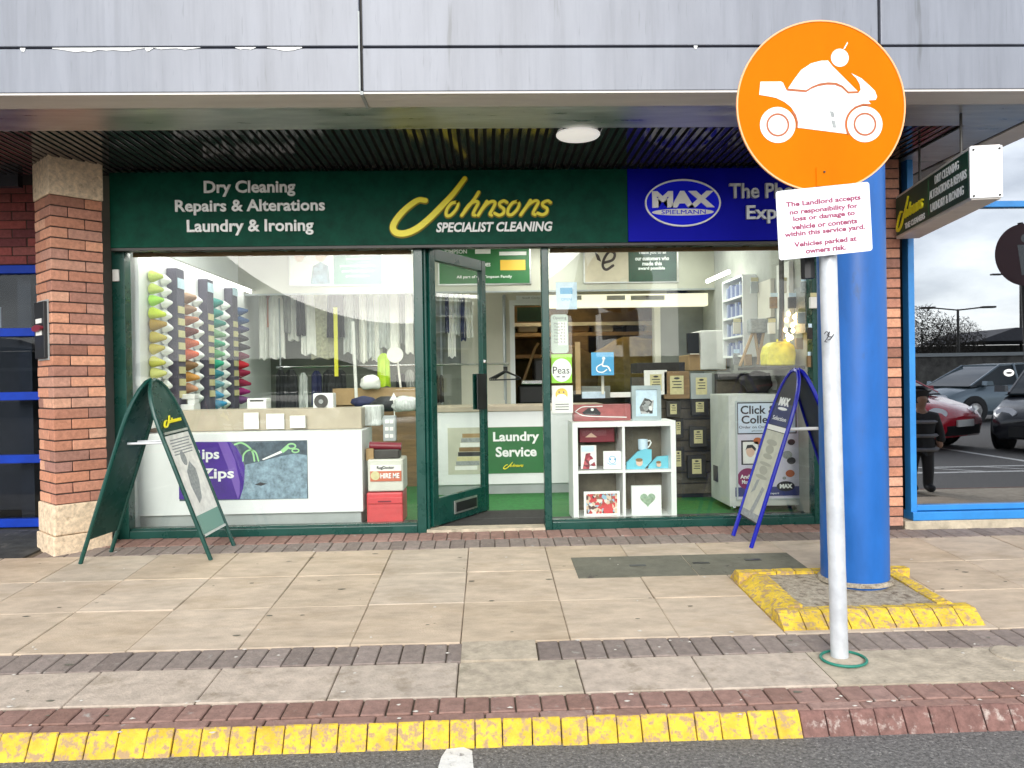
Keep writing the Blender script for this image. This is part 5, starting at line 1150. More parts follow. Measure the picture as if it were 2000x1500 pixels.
# white cube shelf
QY = 5.74
t = empty('cube_shelf', at(1220, 1018, QY), 'white two by two cube shelf in the right window', 'shelf')
R_ = rc(1119, 823, 1321, 1016, QY); th = .04; mx_, mz_ = at(1219, 920, QY).x, at(1220, 921, QY).z
cbox('side', (R_[0], R_[1], R_[0] + th, R_[3]), QY, QY + .32, 'textw', t, bevel=.002); cbox('side', (R_[2] - th, R_[1], R_[2], R_[3]), QY, QY + .32, 'textw', t, bevel=.002)
cbox('top', (R_[0] + th + .0005, R_[3] - th, R_[2] - th - .0005, R_[3]), QY + .001, QY + .32, 'textw', t); cbox('bottom', (R_[0] + th + .0005, R_[1], R_[2] - th - .0005, R_[1] + .03), QY + .001, QY + .32, 'textw', t)
cbox('divider', (mx_ - .01, R_[1] + .031, mx_ + .01, R_[3] - th - .001), QY + .002, QY + .31, 'textw', t)
for a, c in ((R_[0] + th + .001, mx_ - .011), (mx_ + .011, R_[2] - th - .001)): cbox('shelf_board', (a, mz_ - .01, c, mz_ + .01), QY + .003, QY + .31, 'textw', t)
cbox('back_board', (R_[0] + .002, R_[1], R_[2] - .002, R_[3] - .002), QY + .321, QY + .326, mat('shelf_back', (.16, .14, .1), .7, var=.4, scale=6), t)
def zq(x, y, Y): return q(1100 + x / 5, 730 + y / 5, Y)
def zrc(x0, y0, x1, y1, Y): return rc(1100 + x0 / 5, 730 + y0 / 5, 1100 + x1 / 5, 730 + y1 / 5, Y)
def stand_print(name, rr_, Y, mt, label, th=.012, cat_='photo print'):
    e = empty(name, ((rr_[0] + rr_[2]) / 2, Y, rr_[1]), label, cat_); b = bm_(); rb(b, FY(Y), rr_, -th, 0); ob('sheet', b, mt, e, bevel=.002); return e
GY = QY + .06; fg = FY(GY)
e = stand_print('crowd_photo', zrc(203, 1148, 556, 1388, GY), GY, 'textw', 'colourful crowd photo print in the lower left shelf cube')
r_ = zrc(225, 1172, 528, 1365, GY); r = random.Random(2); 
b = bm_(); rb(b, fg, r_, .001, .002); ob('photo_print', b, 'crowd', e)
b = bm_(); prism(b, fg, [zq(395, 1362, GY), zq(400, 1290, GY), zq(440, 1270, GY), zq(480, 1300, GY), zq(485, 1362, GY)], .0045, .005); ob('red_jersey', b, 'red', e)
e = stand_print('heart_print', zrc(668, 1092, 960, 1388, GY), GY, 'textw', 'white canvas with pale green heart in the lower right shelf cube', .03)
hc = zq(825, 1225, GY); b = bm_(); hp_ = [(16 * math.sin(a) ** 3, 13 * math.cos(a) - 5 * math.cos(2 * a) - 2 * math.cos(3 * a) - math.cos(4 * a)) for a in [i * 2 * math.pi / 36 for i in range(36)]]
prism(b, fg, [(hc[0] + x * .0036, hc[1] + y * .0036) for x, y in hp_][::-1], .001, .003); ob('heart', b, mat('heart_green', (.3, .42, .3), .5, var=.35, scale=45), e)
e = stand_print('baby_print', zrc(393, 755, 565, 930, GY), GY, 'textw', 'square white print of a pale blue face in the upper left cube'); b = bm_(); ring(b, fg, zq(480, 840, GY), .028, .03, .004, .001, .002, 24); prism(b, fg, ell(zq(460, 835, GY), .006, .008, 10), .001, .002); prism(b, fg, ell(zq(505, 835, GY), .006, .008, 10), .001, .002); ribbon(b, fg, [zq(430, 870, GY), zq(470, 890, GY), zq(520, 880, GY)], .004, .001, .002); ob('face_print', b, 'ltblue', e)
e = stand_print('couple_print', zrc(172, 700, 325, 930, GY), GY, 'paper', 'tall print with red figures in the upper left cube'); b = bm_(); prism(b, fg, [zq(190, 930, GY), zq(220, 780, GY), zq(270, 770, GY), zq(320, 900, GY), zq(300, 928, GY)], .001, .002); ob('red_print', b, 'redph', e); b = bm_(); rb(b, fg, zrc(180, 706, 300, 760, GY), .001, .002); ob('pale_print', b, 'ice', e)
t = empty('red_box', zq(270, 600, GY + .1)[0:1] + (GY + .1, zq(270, 660, GY + .1)[1]), 'dark red glossy box at the back of the upper left cube', 'box'); r_ = zrc(160, 525, 500, 668, GY + .1); cbox('case', r_, GY + .1, GY + .2, 'dred', t, bevel=.004)
b = bm_(); prism(b, FY(GY + .1), [zq(230, 630, GY), zq(290, 585, GY), zq(350, 630, GY)], .001, .003); ob('emblem', b, 'skinp', t)
# mug on blue gift box
mg = zq(778, 690, GY + .05); t = empty('mug', (mg[0], GY + .05, zq(778, 742, GY + .05)[1]), 'pale blue mug with heart shaped handle in the upper right cube', 'mug')
zb = zq(778, 742, GY + .05)[1]; b = bm_(); lathe(b, [(.03, 0), (.036, .004), (.037, .078), (.034, .08), (.032, .07), (.03, .01)], Matrix.Translation((mg[0], GY + .05, zb)), 24); ob('body', b, 'ice', t, smooth=True)
b = bm_(); tube(b, [(mg[0] + .034, GY + .05, zb + .065), (mg[0] + .055, GY + .05, zb + .07), (mg[0] + .063, GY + .05, zb + .052), (mg[0] + .05, GY + .05, zb + .028), (mg[0] + .034, GY + .05, zb + .014)], .006, 8); ob('handle', b, 'textw', t, smooth=True)
for i, (pts, lab) in enumerate(((((620, 935), (620, 868), (730, 760), (800, 735), (865, 740), (865, 850), (790, 935)), 'large'), (((830, 935), (840, 890), (920, 810), (1030, 800), (1040, 930)), 'small'))):
    e = empty('gift_card', (zq(pts[0][0], pts[0][1], GY)[0] + .1, GY, zq(pts[0][0], 935, GY)[1]), '%s sky blue folded gift card in the upper right cube' % lab, 'gift card'); b = bm_(); prism(b, fg, [zq(x, y, GY + .02 * i) for x, y in pts], -.03 - .02 * i, -.005 - .02 * i); ob('card', b, mat('sky_card', (.16, .55, .68), .45, var=.1), e)
    b = bm_(); prism(b, fg, ell(zq(745 + i * 190, 865 + i * 20, GY), .026 - i * .008, .03 - i * .01, 16), -.005, -.003); ob('face_print', b, 'skinp', e)
    b = bm_(); prism(b, fg, ell(zq(742 + i * 190, 842 + i * 22, GY), .028 - i * .009, .014 - i * .004, 14), -.003, -.002); ob('hair_print', b, 'wood', e)
# on top of the cube shelf
zt = R_[3]
e = empty('silver_framed_portrait', (at(1260, 818, QY + .1).x, QY + .1, zt), 'silver photo frame with black and white portrait on the cube shelf', 'photo frame')
r_ = rc(1234, 753, 1291, 818, QY + .1); fq = FY(QY + .1); w_, h_ = r_[2] - r_[0], zt
b = bm_(); bw2 = .03
for rr_ in ((r_[0], zt, r_[0] + bw2, r_[3]), (r_[2] - bw2, zt, r_[2], r_[3]), (r_[0] + bw2, zt, r_[2] - bw2, zt + bw2), (r_[0] + bw2, r_[3] - bw2, r_[2] - bw2, r_[3])): rb(b, fq, rr_, -.02, .004)
ob('surround', b, mat('frame_silver', (.42, .5, .52), .3, metal=.4, var=.15), e); b = bm_(); rb(b, fq, (r_[0] + bw2, zt + bw2, r_[2] - bw2, r_[3] - bw2), -.012, -.008); ob('mount', b, 'ice', e)
b = bm_(); prism(b, fq, [(r_[0] + .07, zt + .05), (r_[0] + .16, zt + .05), (r_[0] + .17, zt + .15), (r_[0] + .1, zt + .17), (r_[0] + .06, zt + .1)], -.008, -.006); ob('portrait_print', b, 'bw', e); b = bm_(); prism(b, fq, ell((r_[0] + .11, zt + .1), .022, .03, 14), -.006, -.005); ob('face_print', b, 'inkg', e)
t = empty('red_reflection_block', (at(1180, 818, QY + .1).x, QY + .15, zt), 'low red block modelling a car reflection on the cube shelf', 'reflection')  # red block modelled in place of a red car's reflection
r_ = rc(1120, 790, 1232, 820, QY + .1); cbox('reflection_body', (r_[0], zt + .001, r_[2], r_[3]), QY + .1, QY + .2, mat('reflection_red', (.36, .1, .1), .4, var=.3, scale=8), t, bevel=.004)
b = bm_(); ribbon(b, fq, [zq(130, 375, QY), zq(200, 330, QY), zq(300, 325, QY), zq(400, 320, QY)], .006, .002, .006); ribbon(b, fq, [zq(130, 375, QY), zq(220, 415, QY), zq(400, 425, QY), zq(640, 430, QY)], .006, .002, .006); prism(b, fq, ell(zq(300, 355, QY), .012, .01, 12), .008, .01); ob('white_trim', b, 'textw', t)
b = bm_(); prism(b, fq, [zq(200, 385, QY), zq(260, 340, QY), zq(340, 340, QY), zq(385, 385, QY), zq(380, 410, QY), zq(220, 405, QY)], .002, .006); ob('dark_shape', b, 'ink', t)
for i, (x0_, y0_, x1_, y1_, mt, lb_) in enumerate(((1136, 754, 1192, 778, 'wallgrey', 'grey green photo album behind the red reflection block'), (1192, 766, 1232, 776, 'paper', 'white photo paper stack behind the red reflection block'), (1137, 765, 1182, 778, 'ice', 'pale blue packet leaning before the photo album'))): rbox3('photo_album', x0_, y0_, x1_, y1_, QY + .24 - .02 * i, .015, mt, None, .002, label=lb_, cat_='album')

# click and collect cabinet on castors
LC = 5.98
t = empty('poster_cabinet', at(1500, 1000, LC), 'white wheeled cabinet with click and collect poster in the right window', 'cabinet')
R_ = rc(1424, 770, 1580, 988, LC); cbox('case', R_, LC, LC + .5, mat('cabinet_grey_white', (.56, .58, .55), .45, var=.12, scale=4), t, bevel=.005)
fl = FY(LC); b = bm_(); i0 = rc(1437, 782, 1568, 976, LC)
ring_r = lambda b, r_, w_, n0, n1: [rb(b, fl, x, n0, n1) for x in ((r_[0], r_[1], r_[0] + w_, r_[3]), (r_[2] - w_, r_[1], r_[2], r_[3]), (r_[0] + w_, r_[1], r_[2] - w_, r_[1] + w_), (r_[0] + w_, r_[3] - w_, r_[2] - w_, r_[3]))]
ring_r(b, i0, .012, .001, .012); ob('poster_frame', b, mat('frame_lines', (.45, .5, .5), .4), t)
b = bm_(); rb(b, fl, (i0[0] + .012, i0[1] + .012, i0[2] - .012, i0[3] - .012), .001, .004); po = ob('poster', b, mat('poster_lilac', (.6, .58, .68), .4, var=.1, scale=4), t)
def wq(x, y): return q(1300 + x / 4.41, 700 + y / 4.41, LC)
def wrc(x0, y0, x1, y1): return rc(1300 + x0 / 4.41, 700 + y0 / 4.41, 1300 + x1 / 4.41, 700 + y1 / 4.41, LC)
b = bm_(); rb(b, fl, wrc(612, 375, 1125, 650), .0042, .006); ob('poster_panel', b, 'ink', po)
b = bm_(); rb(b, fl, wrc(622, 385, 1115, 640), .0062, .0075); ob('poster_panel', b, mat('panel_ice', (.55, .64, .76), .4), po)
b = bm_(); text(b, fl, 'Click &', wrc(642, 405, 950, 478), .0077, .009, bold=.02); ob('lettering', b, 'ink', po); b = bm_(); text(b, fl, 'Collect', wrc(650, 490, 960, 560), .0077, .009, bold=.02); ob('lettering', b, 'ink', po); b = bm_(); text(b, fl, 'Order on Online', wrc(630, 578, 900, 602), .0077, .009); ob('lettering', b, 'ink', po); b = bm_(); text(b, fl, 'photos', wrc(740, 616, 830, 632), .0077, .009); ob('lettering', b, 'ink', po)
b = bm_(); rb(b, fl, wrc(600, 1105, 1150, 1185), .0042, .006); ob('navy_band', b, mat('band_navy', (.04, .05, .18), .4), po)
b = bm_(); prism(b, fl, ell(wq(1032, 1100), .072, .04, 24), .0062, .0075); ob('oval_logo', b, 'ink', po); b = bm_(); text(b, fl, 'MAX', wrc(980, 1080, 1090, 1118), .0077, .009, bold=.07); ob('lettering', b, 'textw', po); b = bm_(); text(b, fl, 'Expert', wrc(895, 1152, 975, 1172), .0062, .0075); ob('lettering', b, 'textw', po)
b = bm_(); prism(b, fl, ell(wq(705, 1035), .083, .083, 28), .0062, .0075); ob('burgundy_disc', b, mat('burgundy', (.22, .015, .1), .4), po); b = bm_(); text(b, fl, 'And', wrc(640, 1000, 720, 1035), .0077, .009, bold=.03); ob('lettering', b, 'textw', po); b = bm_(); text(b, fl, 'More', wrc(655, 1045, 730, 1080), .0077, .009, bold=.03); ob('lettering', b, 'textw', po)
b = bm_(); rb(b, fl, wrc(650, 705, 800, 915), .0042, .006); ob('photo_frame_print', b, 'ink', po); b = bm_(); rb(b, fl, wrc(664, 718, 796, 905), .0062, .0072); ob('photo_print', b, 'paper', po)
b = bm_(); prism(b, fl, ell(wq(728, 800), .034, .045, 20), .0074, .0082); ob('face_print', b, 'skinp', po); b = bm_(); prism(b, fl, [wq(685, 790), wq(700, 745), wq(745, 742), wq(775, 775), wq(770, 800), wq(740, 768), wq(700, 775)], .0084, .009); ob('hair_print', b, 'ink', po)
for (x_, y_, s_, mt) in ((790, 710, .034, 'brown'), (1070, 990, .036, 'brown'), (1020, 1030, .015, 'inkg'), (1045, 830, .04, 'inkg'), (1080, 880, .035, 'ink'), (1080, 720, .03, 'ink')):
    b = bm_(); prism(b, fl, ell(wq(x_, y_), s_, s_ * .8, 18), .0062, .0072); ob('poster_spot', b, mt, po)
b = bm_(); rb(b, Fr((R_[0], LC + .5, 0), (0, -1, 0), (0, 0, 1)), (.08, .2, .2, .33), .0, .005); ob('side_label', b, 'ink', t)
for x_ in (1432, 1552):
    p = at(x_, 1000, LC + .05); b = bm_(); lathe(b, [(.028, -.012), (.03, 0), (.028, .012)], Matrix.Translation((p.x, p.y, .035)) @ Matrix.Rotation(math.radians(90), 4, 'Y'), 16); box(b, p.x - .018, p.y - .02, .045, p.x + .018, p.y + .02, R_[1]); ob('castor', b, 'chrome', t)
# things above the cabinet
t = empty('back_counter', at(1530, 760, 6.6), 'dark counter behind the white cabinet', 'counter'); r_ = rc(1400, 728, 1640, 790, 6.6); cbox('top', (r_[0], r_[3] - .05, 2.43, r_[3]), 6.55, 7.1, 'dark', t); cbox('body', (r_[0], 0, 2.43, r_[3] - .051), 6.6, 7.05, 'slate', t)
lump('black_bag', 1478, 748, .13, .1, 6.4, 'dusk', 'black rounded holdall on top of the white cabinet', 'bag', 31)
lump('white_packet', 1520, 752, .07, .05, 6.45, 'paper', 'white crumpled packet beside the black holdall', 'packet', 35)
t = empty('yellow_case', at(1528, 714, 5.9), 'yellow domed carry case on the wall shelf behind the blue A-board', 'case')
b = bm_(); yc = [q(x, y, 5.9) for x, y in ((1499, 714), (1554, 714), (1556, 690), (1552, 674), (1540, 667), (1512, 668), (1502, 676), (1498, 692))]; prism(b, FY(5.9), yc, -.16, 0); ob('shell', b, 'bag', t, bevel=.012)
rbox3('handle', 1518, 662, 1538, 667, 5.95, .03, 'bag', t, .004)
t = empty('fairy_lights', at(1545, 650, 5.85), 'cluster of warm display bulbs above the yellow case', 'lights'); r = random.Random(8)
for i in range(12):
    b = bm_(); p = at(1532 + r.uniform(0, 34), 612 + r.uniform(0, 52), 5.84 + r.uniform(-.05, .05)); lathe(b, [(.004, -.02), (.016, -.008), (.016, .006), (.005, .022)], Matrix.Translation(p), 10); ob('bulb', b, mat('warm_bulb', (1, .68, .3), .4, emit=4), t, smooth=True)
b = bm_(); tube(b, [at(1526, 505, 5.86), at(1527, 600, 5.86), at(1525, 666, 5.86)], .02, 8); ob('stem', b, 'dark', t)
t = empty('camera_tripod', at(1460, 715, 6.6), 'folding stool shaped tripod with grey head on the counter', 'tripod')
for a, c in (((1470, 650), (1445, 715)), ((1492, 645), (1480, 712)), ((1474, 650), (1482, 700))):
    b = bm_(); tube(b, [at(*a, 6.5), at(*c, 6.5)], .013, 6); ob('leg', b, 'tan', t)
rbox3('head', 1466, 622, 1500, 650, 6.45, .1, 'inkg', t, .012)
z_ = at(1528, 715, 5.9).z; b = bm_(); box(b, at(1490, 715, 5.9).x, 5.82, z_ - .025, 2.435, 6.5, z_ - .001); ob('wall_shelf', b, 'dark', label='dark wall shelf carrying the yellow case', cat_='shelf')
# right wall shelving and its tube
t = empty('wall_shelving', (2.35, 7.6, 1.1), 'white wall shelving with blue folders under a lit tube on the right wall', 'shelving')
def rwY(x): return 2.30 * 1500 / (x - 953)
Y0_, Y1_ = rwY(1458), rwY(1418)
zt_, zb_ = at(1420, 555, Y1_).z, at(1420, 700, Y1_).z
for yy in (Y0_, Y1_):
    b = bm_(); box(b, 2.30, yy, zb_, 2.43, yy + .02, zt_); ob('side', b, 'textw', t)
for k_ in range(5):
    z = zb_ + (zt_ - zb_) * k_ / 4; b = bm_(); box(b, 2.30, Y0_ + .021, z, 2.43, Y1_ - .001, z + .018); ob('shelf_board', b, 'textw', t)
    if k_ < 4:
        yy = Y0_ + .04; i = 0
        while yy < Y1_ - .06:
            b = bm_(); box(b, 2.32, yy, z + .02, 2.42, yy + .035, z + (zt_ - zb_) / 4 * random.uniform(.6, .85)); ob('folder', b, mat('folder_%d' % (i % 3), ((.08, .12, .3), (.16, .2, .36), (.4, .45, .55))[i % 3], .5), t); yy += .042; i += 1
b = bm_(); tube(b, [(2.2, rwY(1452), 2.02), (2.2, rwY(1408), 2.02)], .02, 8); ob('lit_tube', b, 'led', t)
for i, (a_, c_, z0, z1, mt, lb_) in enumerate(((1465, 1490, 620, 545, 'cream', 'tall cream panel on the right wall next to the shelving'), (1502, 1526, 640, 510, 'paper', 'pale tall panel on the right wall close to the window'), (1535, 1556, 650, 558, 'inkg', 'grey printed panel on the right wall nearest the window'))):
    Ya, Yb = rwY(c_), rwY(a_); b = bm_(); box(b, 2.40, Ya, at(a_, z0, Ya).z, 2.435, Yb, at(a_, z1, Ya).z); ob('wall_panel', b, mt, label=lb_, cat_='panel')

# ------------------------------------------------------------------ stickers on the right pane
GX = FYS + .043
def gpl(z): return FYS + .043 + math.tan(math.radians(.9)) * (z - .09)
def sticker(name, x0, y0, x1, y1, mt, label, rad=0):
    Yg = gpl(at((x0 + x1) / 2, (y0 + y1) / 2, GX).z) + .004; r_ = rc(x0, y0, x1, y1, Yg); b = bm_(); f_ = FY(Yg)
    if rad:
        pts = []; k_ = rad * Yg / 1500
        for cx_, cy_, a0 in ((r_[2] - k_, r_[3] - k_, 0), (r_[0] + k_, r_[3] - k_, 90), (r_[0] + k_, r_[1] + k_, 180), (r_[2] - k_, r_[1] + k_, 270)):
            for i in range(5): a = math.radians(a0 + i * 22.5); pts.append((cx_ + k_ * math.cos(a), cy_ + k_ * math.sin(a)))
        prism(b, f_, pts, -.004, -.002)
    else: rb(b, f_, r_, -.004, -.002)
    return ob(name, b, mt, label=label, cat_='sticker'), f_, Yg
o, f_, Yg = sticker('blue_notice', 1086, 551, 1127, 604, 'ice', 'pale blue paper notice high on the right pane'); b = bm_(); rb(b, f_, rc(1094, 562, 1118, 574, Yg), -.002, -.001); TX(b, 'OPEN', 1096, 582, 1116, 587, Yg, -.002, -.001); ob('print', b, 'ltblue', o)
o, f_, Yg = sticker('opening_hours', 1076, 614, 1110, 690, mat('hours_grey_green', (.42, .5, .44), .5), 'rounded opening hours sticker by the door post', 6); b = bm_()
for i, s in enumerate(('Mon', 'Tue', 'Wed', 'Thu', 'Fri', 'Sat', 'Sun')): TX(b, s + ' 9-5', 1082, 630 + i * 6, 1104, 634 + i * 6, Yg, -.002, -.001)
ob('lettering', b, 'ink', o); b = bm_(); rb(b, f_, rc(1090, 628, 1108, 674, Yg), -.0022, -.0018); ob('white_panel', b, 'paper', o); b = bm_(); TX(b, 'Opening', 1080, 618, 1106, 625, Yg, -.002, -.001); ob('lettering', b, 'ink', o)
o, f_, Yg = sticker('green_sticker', 1077, 692, 1117, 748, 'lime', 'lime green sticker with a white disc on the right pane'); b = bm_(); prism(b, f_, ell(q(1097, 723, Yg), 20 * Yg / 1500, 23 * Yg / 1500, 28), -.002, -.001); ob('white_disc', b, 'textw', o); b = bm_(); TX(b, 'Peas', 1080, 716, 1112, 730, Yg, -.001, 0); rb(b, f_, rc(1087, 735, 1093, 737, Yg), -.001, 0); rb(b, f_, rc(1098, 735, 1104, 737, Yg), -.001, 0); ob('lettering', b, 'ink', o)
o, f_, Yg = sticker('mask_notice', 1078, 753, 1119, 807, 'paper', 'white notice with a yellow masked face on the right pane'); b = bm_(); prism(b, f_, ell(q(1097, 770, Yg), 12 * Yg / 1500, 12 * Yg / 1500, 24), -.002, -.001); ob('yellow_face', b, 'gold', o); b = bm_(); prism(b, f_, ell(q(1097, 776, Yg), 10 * Yg / 1500, 6.5 * Yg / 1500, 20), -.001, 0); ob('mask_print', b, 'textw', o)
b = bm_(); prism(b, f_, ell(q(1092, 766, Yg), .005, .007, 10), -.001, .0); prism(b, f_, ell(q(1101, 766, Yg), .005, .007, 10), -.001, .0)
for i in range(3): rb(b, f_, rc(1085, 789 + i * 5, 1111, 790.3 + i * 5, Yg), -.002, -.001)
ob('print', b, 'ink', o)
o, f_, Yg = sticker('access_sticker', 1155, 688, 1199, 733, 'ltblue', 'blue wheelchair access sticker in the middle of the right pane'); b = bm_(); prism(b, f_, ell(q(1179, 700, Yg), .012, .012, 12), -.002, -.001); ribbon(b, f_, [q(x, y, Yg) for x, y in ((1179, 703), (1177, 714), (1187, 716), (1192, 724))], .011, -.002, -.001); ribbon(b, f_, [q(x, y, Yg) for x, y in ((1175, 711), (1166, 717), (1167, 725), (1177, 727), (1185, 722))], .008, -.002, -.001); ob('wheelchair_symbol', b, 'textw', o)
rbox3('window_batten', 1124, 668, 1134, 770, 5.72, .02, 'tan', None, .002, label='thin tan wooden batten standing behind the right pane', cat_='batten')
rbox3('sticker_post', 1175, 734, 1180, 770, 5.72, .015, 'cream', None, .001, label='short cream stick under the wheelchair sticker', cat_='stick')
# clutter on the right wall side
r = random.Random(17)
WPK = [(1440, 700), (1462, 702), (1484, 660), (1508, 640), (1512, 590), (1530, 560), (1548, 590), (1566, 620), (1572, 560), (1562, 670), (1586, 650), (1590, 590), (1585, 705), (1440, 640), (1456, 590), (1474, 560)]
for i, (x_, y_) in enumerate(WPK):
    Y_ = min(6.9 + r.uniform(-.25, .4), 2.36 * 1500 / (x_ + 8 - 953)) - .02 * (i % 3); cm = ['inkg', 'tan', 'dusk', 'paper', 'wood', 'cream', 'dark', 'grey'][i % 8]; nm = ['grey', 'tan', 'charcoal', 'white', 'brown', 'cream', 'black', 'pale grey'][i % 8]
    e = empty('hanging_pack', at(x_, y_ + 14, Y_), '%s carded pack hanging on the right side of the shop, %s of the packs' % (nm, ORD[i]), 'pack', 'carded packs at the right side')
    rbox3('pack_body', x_ - 7, y_ - 10, x_ + 7, y_ + 12, Y_, .03, cm, e, .004); rbox3('pack_card', x_ - 7, y_ - 18, x_ + 7, y_ - 10.5, Y_ + .01, .004, 'tagc' if i % 2 else 'ice', e, 0)
r_ = rc(1425, 540, 1640, 722, 7.55); t = empty('goods_panel', ((r_[0] + 2.43) / 2, 7.55, r_[1]), 'dull grey goods panel behind the hanging packs', 'panel'); cbox('panel', (r_[0] + .35, r_[1], 2.43, r_[3]), 7.55, 7.6, 'wallgrey', t)

# ================================================================== CAR PARK ACROSS THE ROAD (seen in the glass)
def car(name, loc, rz, paint, label, L_=4.0, W_=1.76, H_=1.47, gc=.17):
    """lofted hatchback: body, glasshouse, wheels, lamps, plate; nose towards +x before rotation"""
    t = empty(name, loc, label, 'car', 'cars parked across the road'); Mx = Matrix.Translation(loc) @ Matrix.Rotation(rz, 4, 'Z')
    def put(nm, bb, mt, parent=t, sm=True):
        for v in bb.verts: v.co = Mx @ v.co
        return ob(nm, bb, mt, parent, smooth=sm)
    S = [(-.5, .46, .66, .62, .80), (-.485, .24, .82, .84, .9), (-.42, .2, .96, .96, .97), (-.25, .19, .98, 1, 1), (0, .19, .97, 1, 1), (.2, .19, .94, 1, 1), (.32, .19, .86, .985, .98), (.42, .19, .74, .95, .93), (.48, .22, .63, .86, .8), (.5, .34, .54, .72, .64)]
    b = bm_(); rows = []
    for u, lo, hi, wl, wh in S:
        x = u * L_; row = []
        for zz, ww in ((lo, wl * .9), (lo + .1, wl), (lo + (hi - lo) * .55, wl), (lo + (hi - lo) * .85, wl * .98), (hi, wh * .9)): row.append(b.verts.new((x, ww * W_ / 2, zz)))
        row.append(b.verts.new((x, 0, hi + .03)))
        for zz, ww in ((hi, wh * .9), (lo + (hi - lo) * .85, wl * .98), (lo + (hi - lo) * .55, wl), (lo + .1, wl), (lo, wl * .9)): row.append(b.verts.new((x, -ww * W_ / 2, zz)))
        rows.append(row)
    for a, c in zip(rows, rows[1:]):
        for i in range(len(a)): b.faces.new((a[i], a[(i + 1) % len(a)], c[(i + 1) % len(a)], c[i]))
    b.faces.new(rows[0][::-1]); b.faces.new(rows[-1]); body = put('body', b, paint)
    G = [(-.46, .94, .95, .78), (-.36, .95, H_ - .08, .72), (-.1, .96, H_, .70), (.08, .96, H_ - .05, .69), (.31, .9, .93, .82)]
    b = bm_(); rows = []
    for u, lo, hi, wt in G:
        x = u * L_; rows.append([b.verts.new((x, s * (W_ / 2 * (.92 if k == 0 else wt)), z)) for s, k, z in ((1, 0, lo), (1, 1, hi), (-1, 1, hi), (-1, 0, lo))])
    for a, c in zip(rows, rows[1:]):
        for i in range(4): b.faces.new((a[i], a[(i + 1) % 4], c[(i + 1) % 4], c[i]))
    b.faces.new(rows[0][::-1]); b.faces.new(rows[-1]); put('windows', b, 'carglass')
    b = bm_(); rows = []
    for u, hi, wt in ((-.38, H_ - .07, .73), (-.1, H_ + .012, .71), (.07, H_ - .03, .70)):
        x = u * L_; rows.append([b.verts.new((x, s * W_ / 2 * wt, z)) for s, z in ((1, hi - .03), (1, hi + .01), (-1, hi + .01), (-1, hi - .03))])
    for a, c in zip(rows, rows[1:]):
        for i in range(4): b.faces.new((a[i], a[(i + 1) % 4], c[(i + 1) % 4], c[i]))
    b.faces.new(rows[0][::-1]); b.faces.new(rows[-1]); put('roof', b, paint)
    for s in (1, -1):
        b = bm_(); tube(b, [(L_ * .07, s * W_ * .35, H_ - .03), (L_ * .30, s * W_ * .42, .93)], .03, 6); tube(b, [(-L_ * .02, s * W_ * .36, H_ - .02), (-L_ * .02, s * W_ * .455, .94)], .03, 6); tube(b, [(-L_ * .36, s * W_ * .37, H_ - .1), (-L_ * .44, s * W_ * .42, .95)], .05, 6); put('pillar', b, paint)
        b = bm_(); prism(b, Fr((0, s * (W_ / 2 + .06), 0), (1, 0, 0), (0, 0, 1)), [(L_ * .2, .95), (L_ * .25, .95), (L_ * .245, 1.06), (L_ * .21, 1.06)], -.08, .08); put('wing_mirror', b, paint)
        b = bm_(); prism(b, Fr((L_ * .465, s * W_ * .33, .62), (-.35 * s, 1, 0), (-.55, 0, 1)), ell((0, 0), .17, .09, 16), -.02, .05); put('headlight', b, 'headl')
        for u in (.3, -.3):
            w0 = bm_(); Mw = Matrix.Translation((u * L_, s * (W_ / 2 - .1), .31)) @ Matrix.Rotation(-s * math.pi / 2, 4, 'X'); lathe(w0, [(.2, -.1), (.31, -.09), (.315, 0), (.31, .1), (.2, .11)], Mw, 24); wh = put('wheel', w0, 'tyre')
            w1 = bm_(); lathe(w1, [(.21, .1), (.2, .118), (.05, .115), (.02, .125)], Mw, 10); put('rim', w1, 'chrome', wh)
            w2 = bm_(); prism(w2, Fr((u * L_, s * (W_ / 2 + .002), .33), (1, 0, 0), (0, 0, 1)), ell((0, 0), .37, .36, 24), -.03, .004); put('wheel_arch', w2, 'black', t)
    b = bm_(); box(b, L_ * .487, -W_ * .3, .26, L_ * .503, W_ * .3, .42); put('grille', b, 'black', sm=False)
    b = bm_(); box(b, L_ * .504, -.26, .40, L_ * .512, .26, .51); put('number_plate', b, 'paper', sm=False)
    return t
GZ = -.228
car('hatchback', V((6.84, -3.5, GZ)), math.radians(58), 'carred', 'red hatchback reflected in the tinted window')
car('estate_car', V((10.3, -2.2, GZ)), math.radians(140), 'carblk', 'black car reflected at the right of the tinted window', 4.4, 1.86, 1.58)
car('saloon_car', V((13.5, -9.5, GZ)), math.radians(170), 'carsil', 'silver blue car parked furthest back across the road', 4.4, 1.8, 1.5)
car('saloon_car', V((-1.6, -7.2, GZ)), math.radians(95), 'carsil', 'silver blue car facing the shop door from across the road', 4.2, 1.8, 1.5)
car('hatchback', V((2.2, -7.4, GZ)), math.radians(88), 'carblk', 'black hatchback facing the cube shelf window from across the road')
car('hatchback', V((-4.6, -7.0, GZ)), math.radians(92), 'carsil', 'silver hatchback parked across from the left window')
car('hatchback', V((-7.4, -7.2, GZ)), math.radians(90), 'carred', 'red hatchback parked across from the barred window')

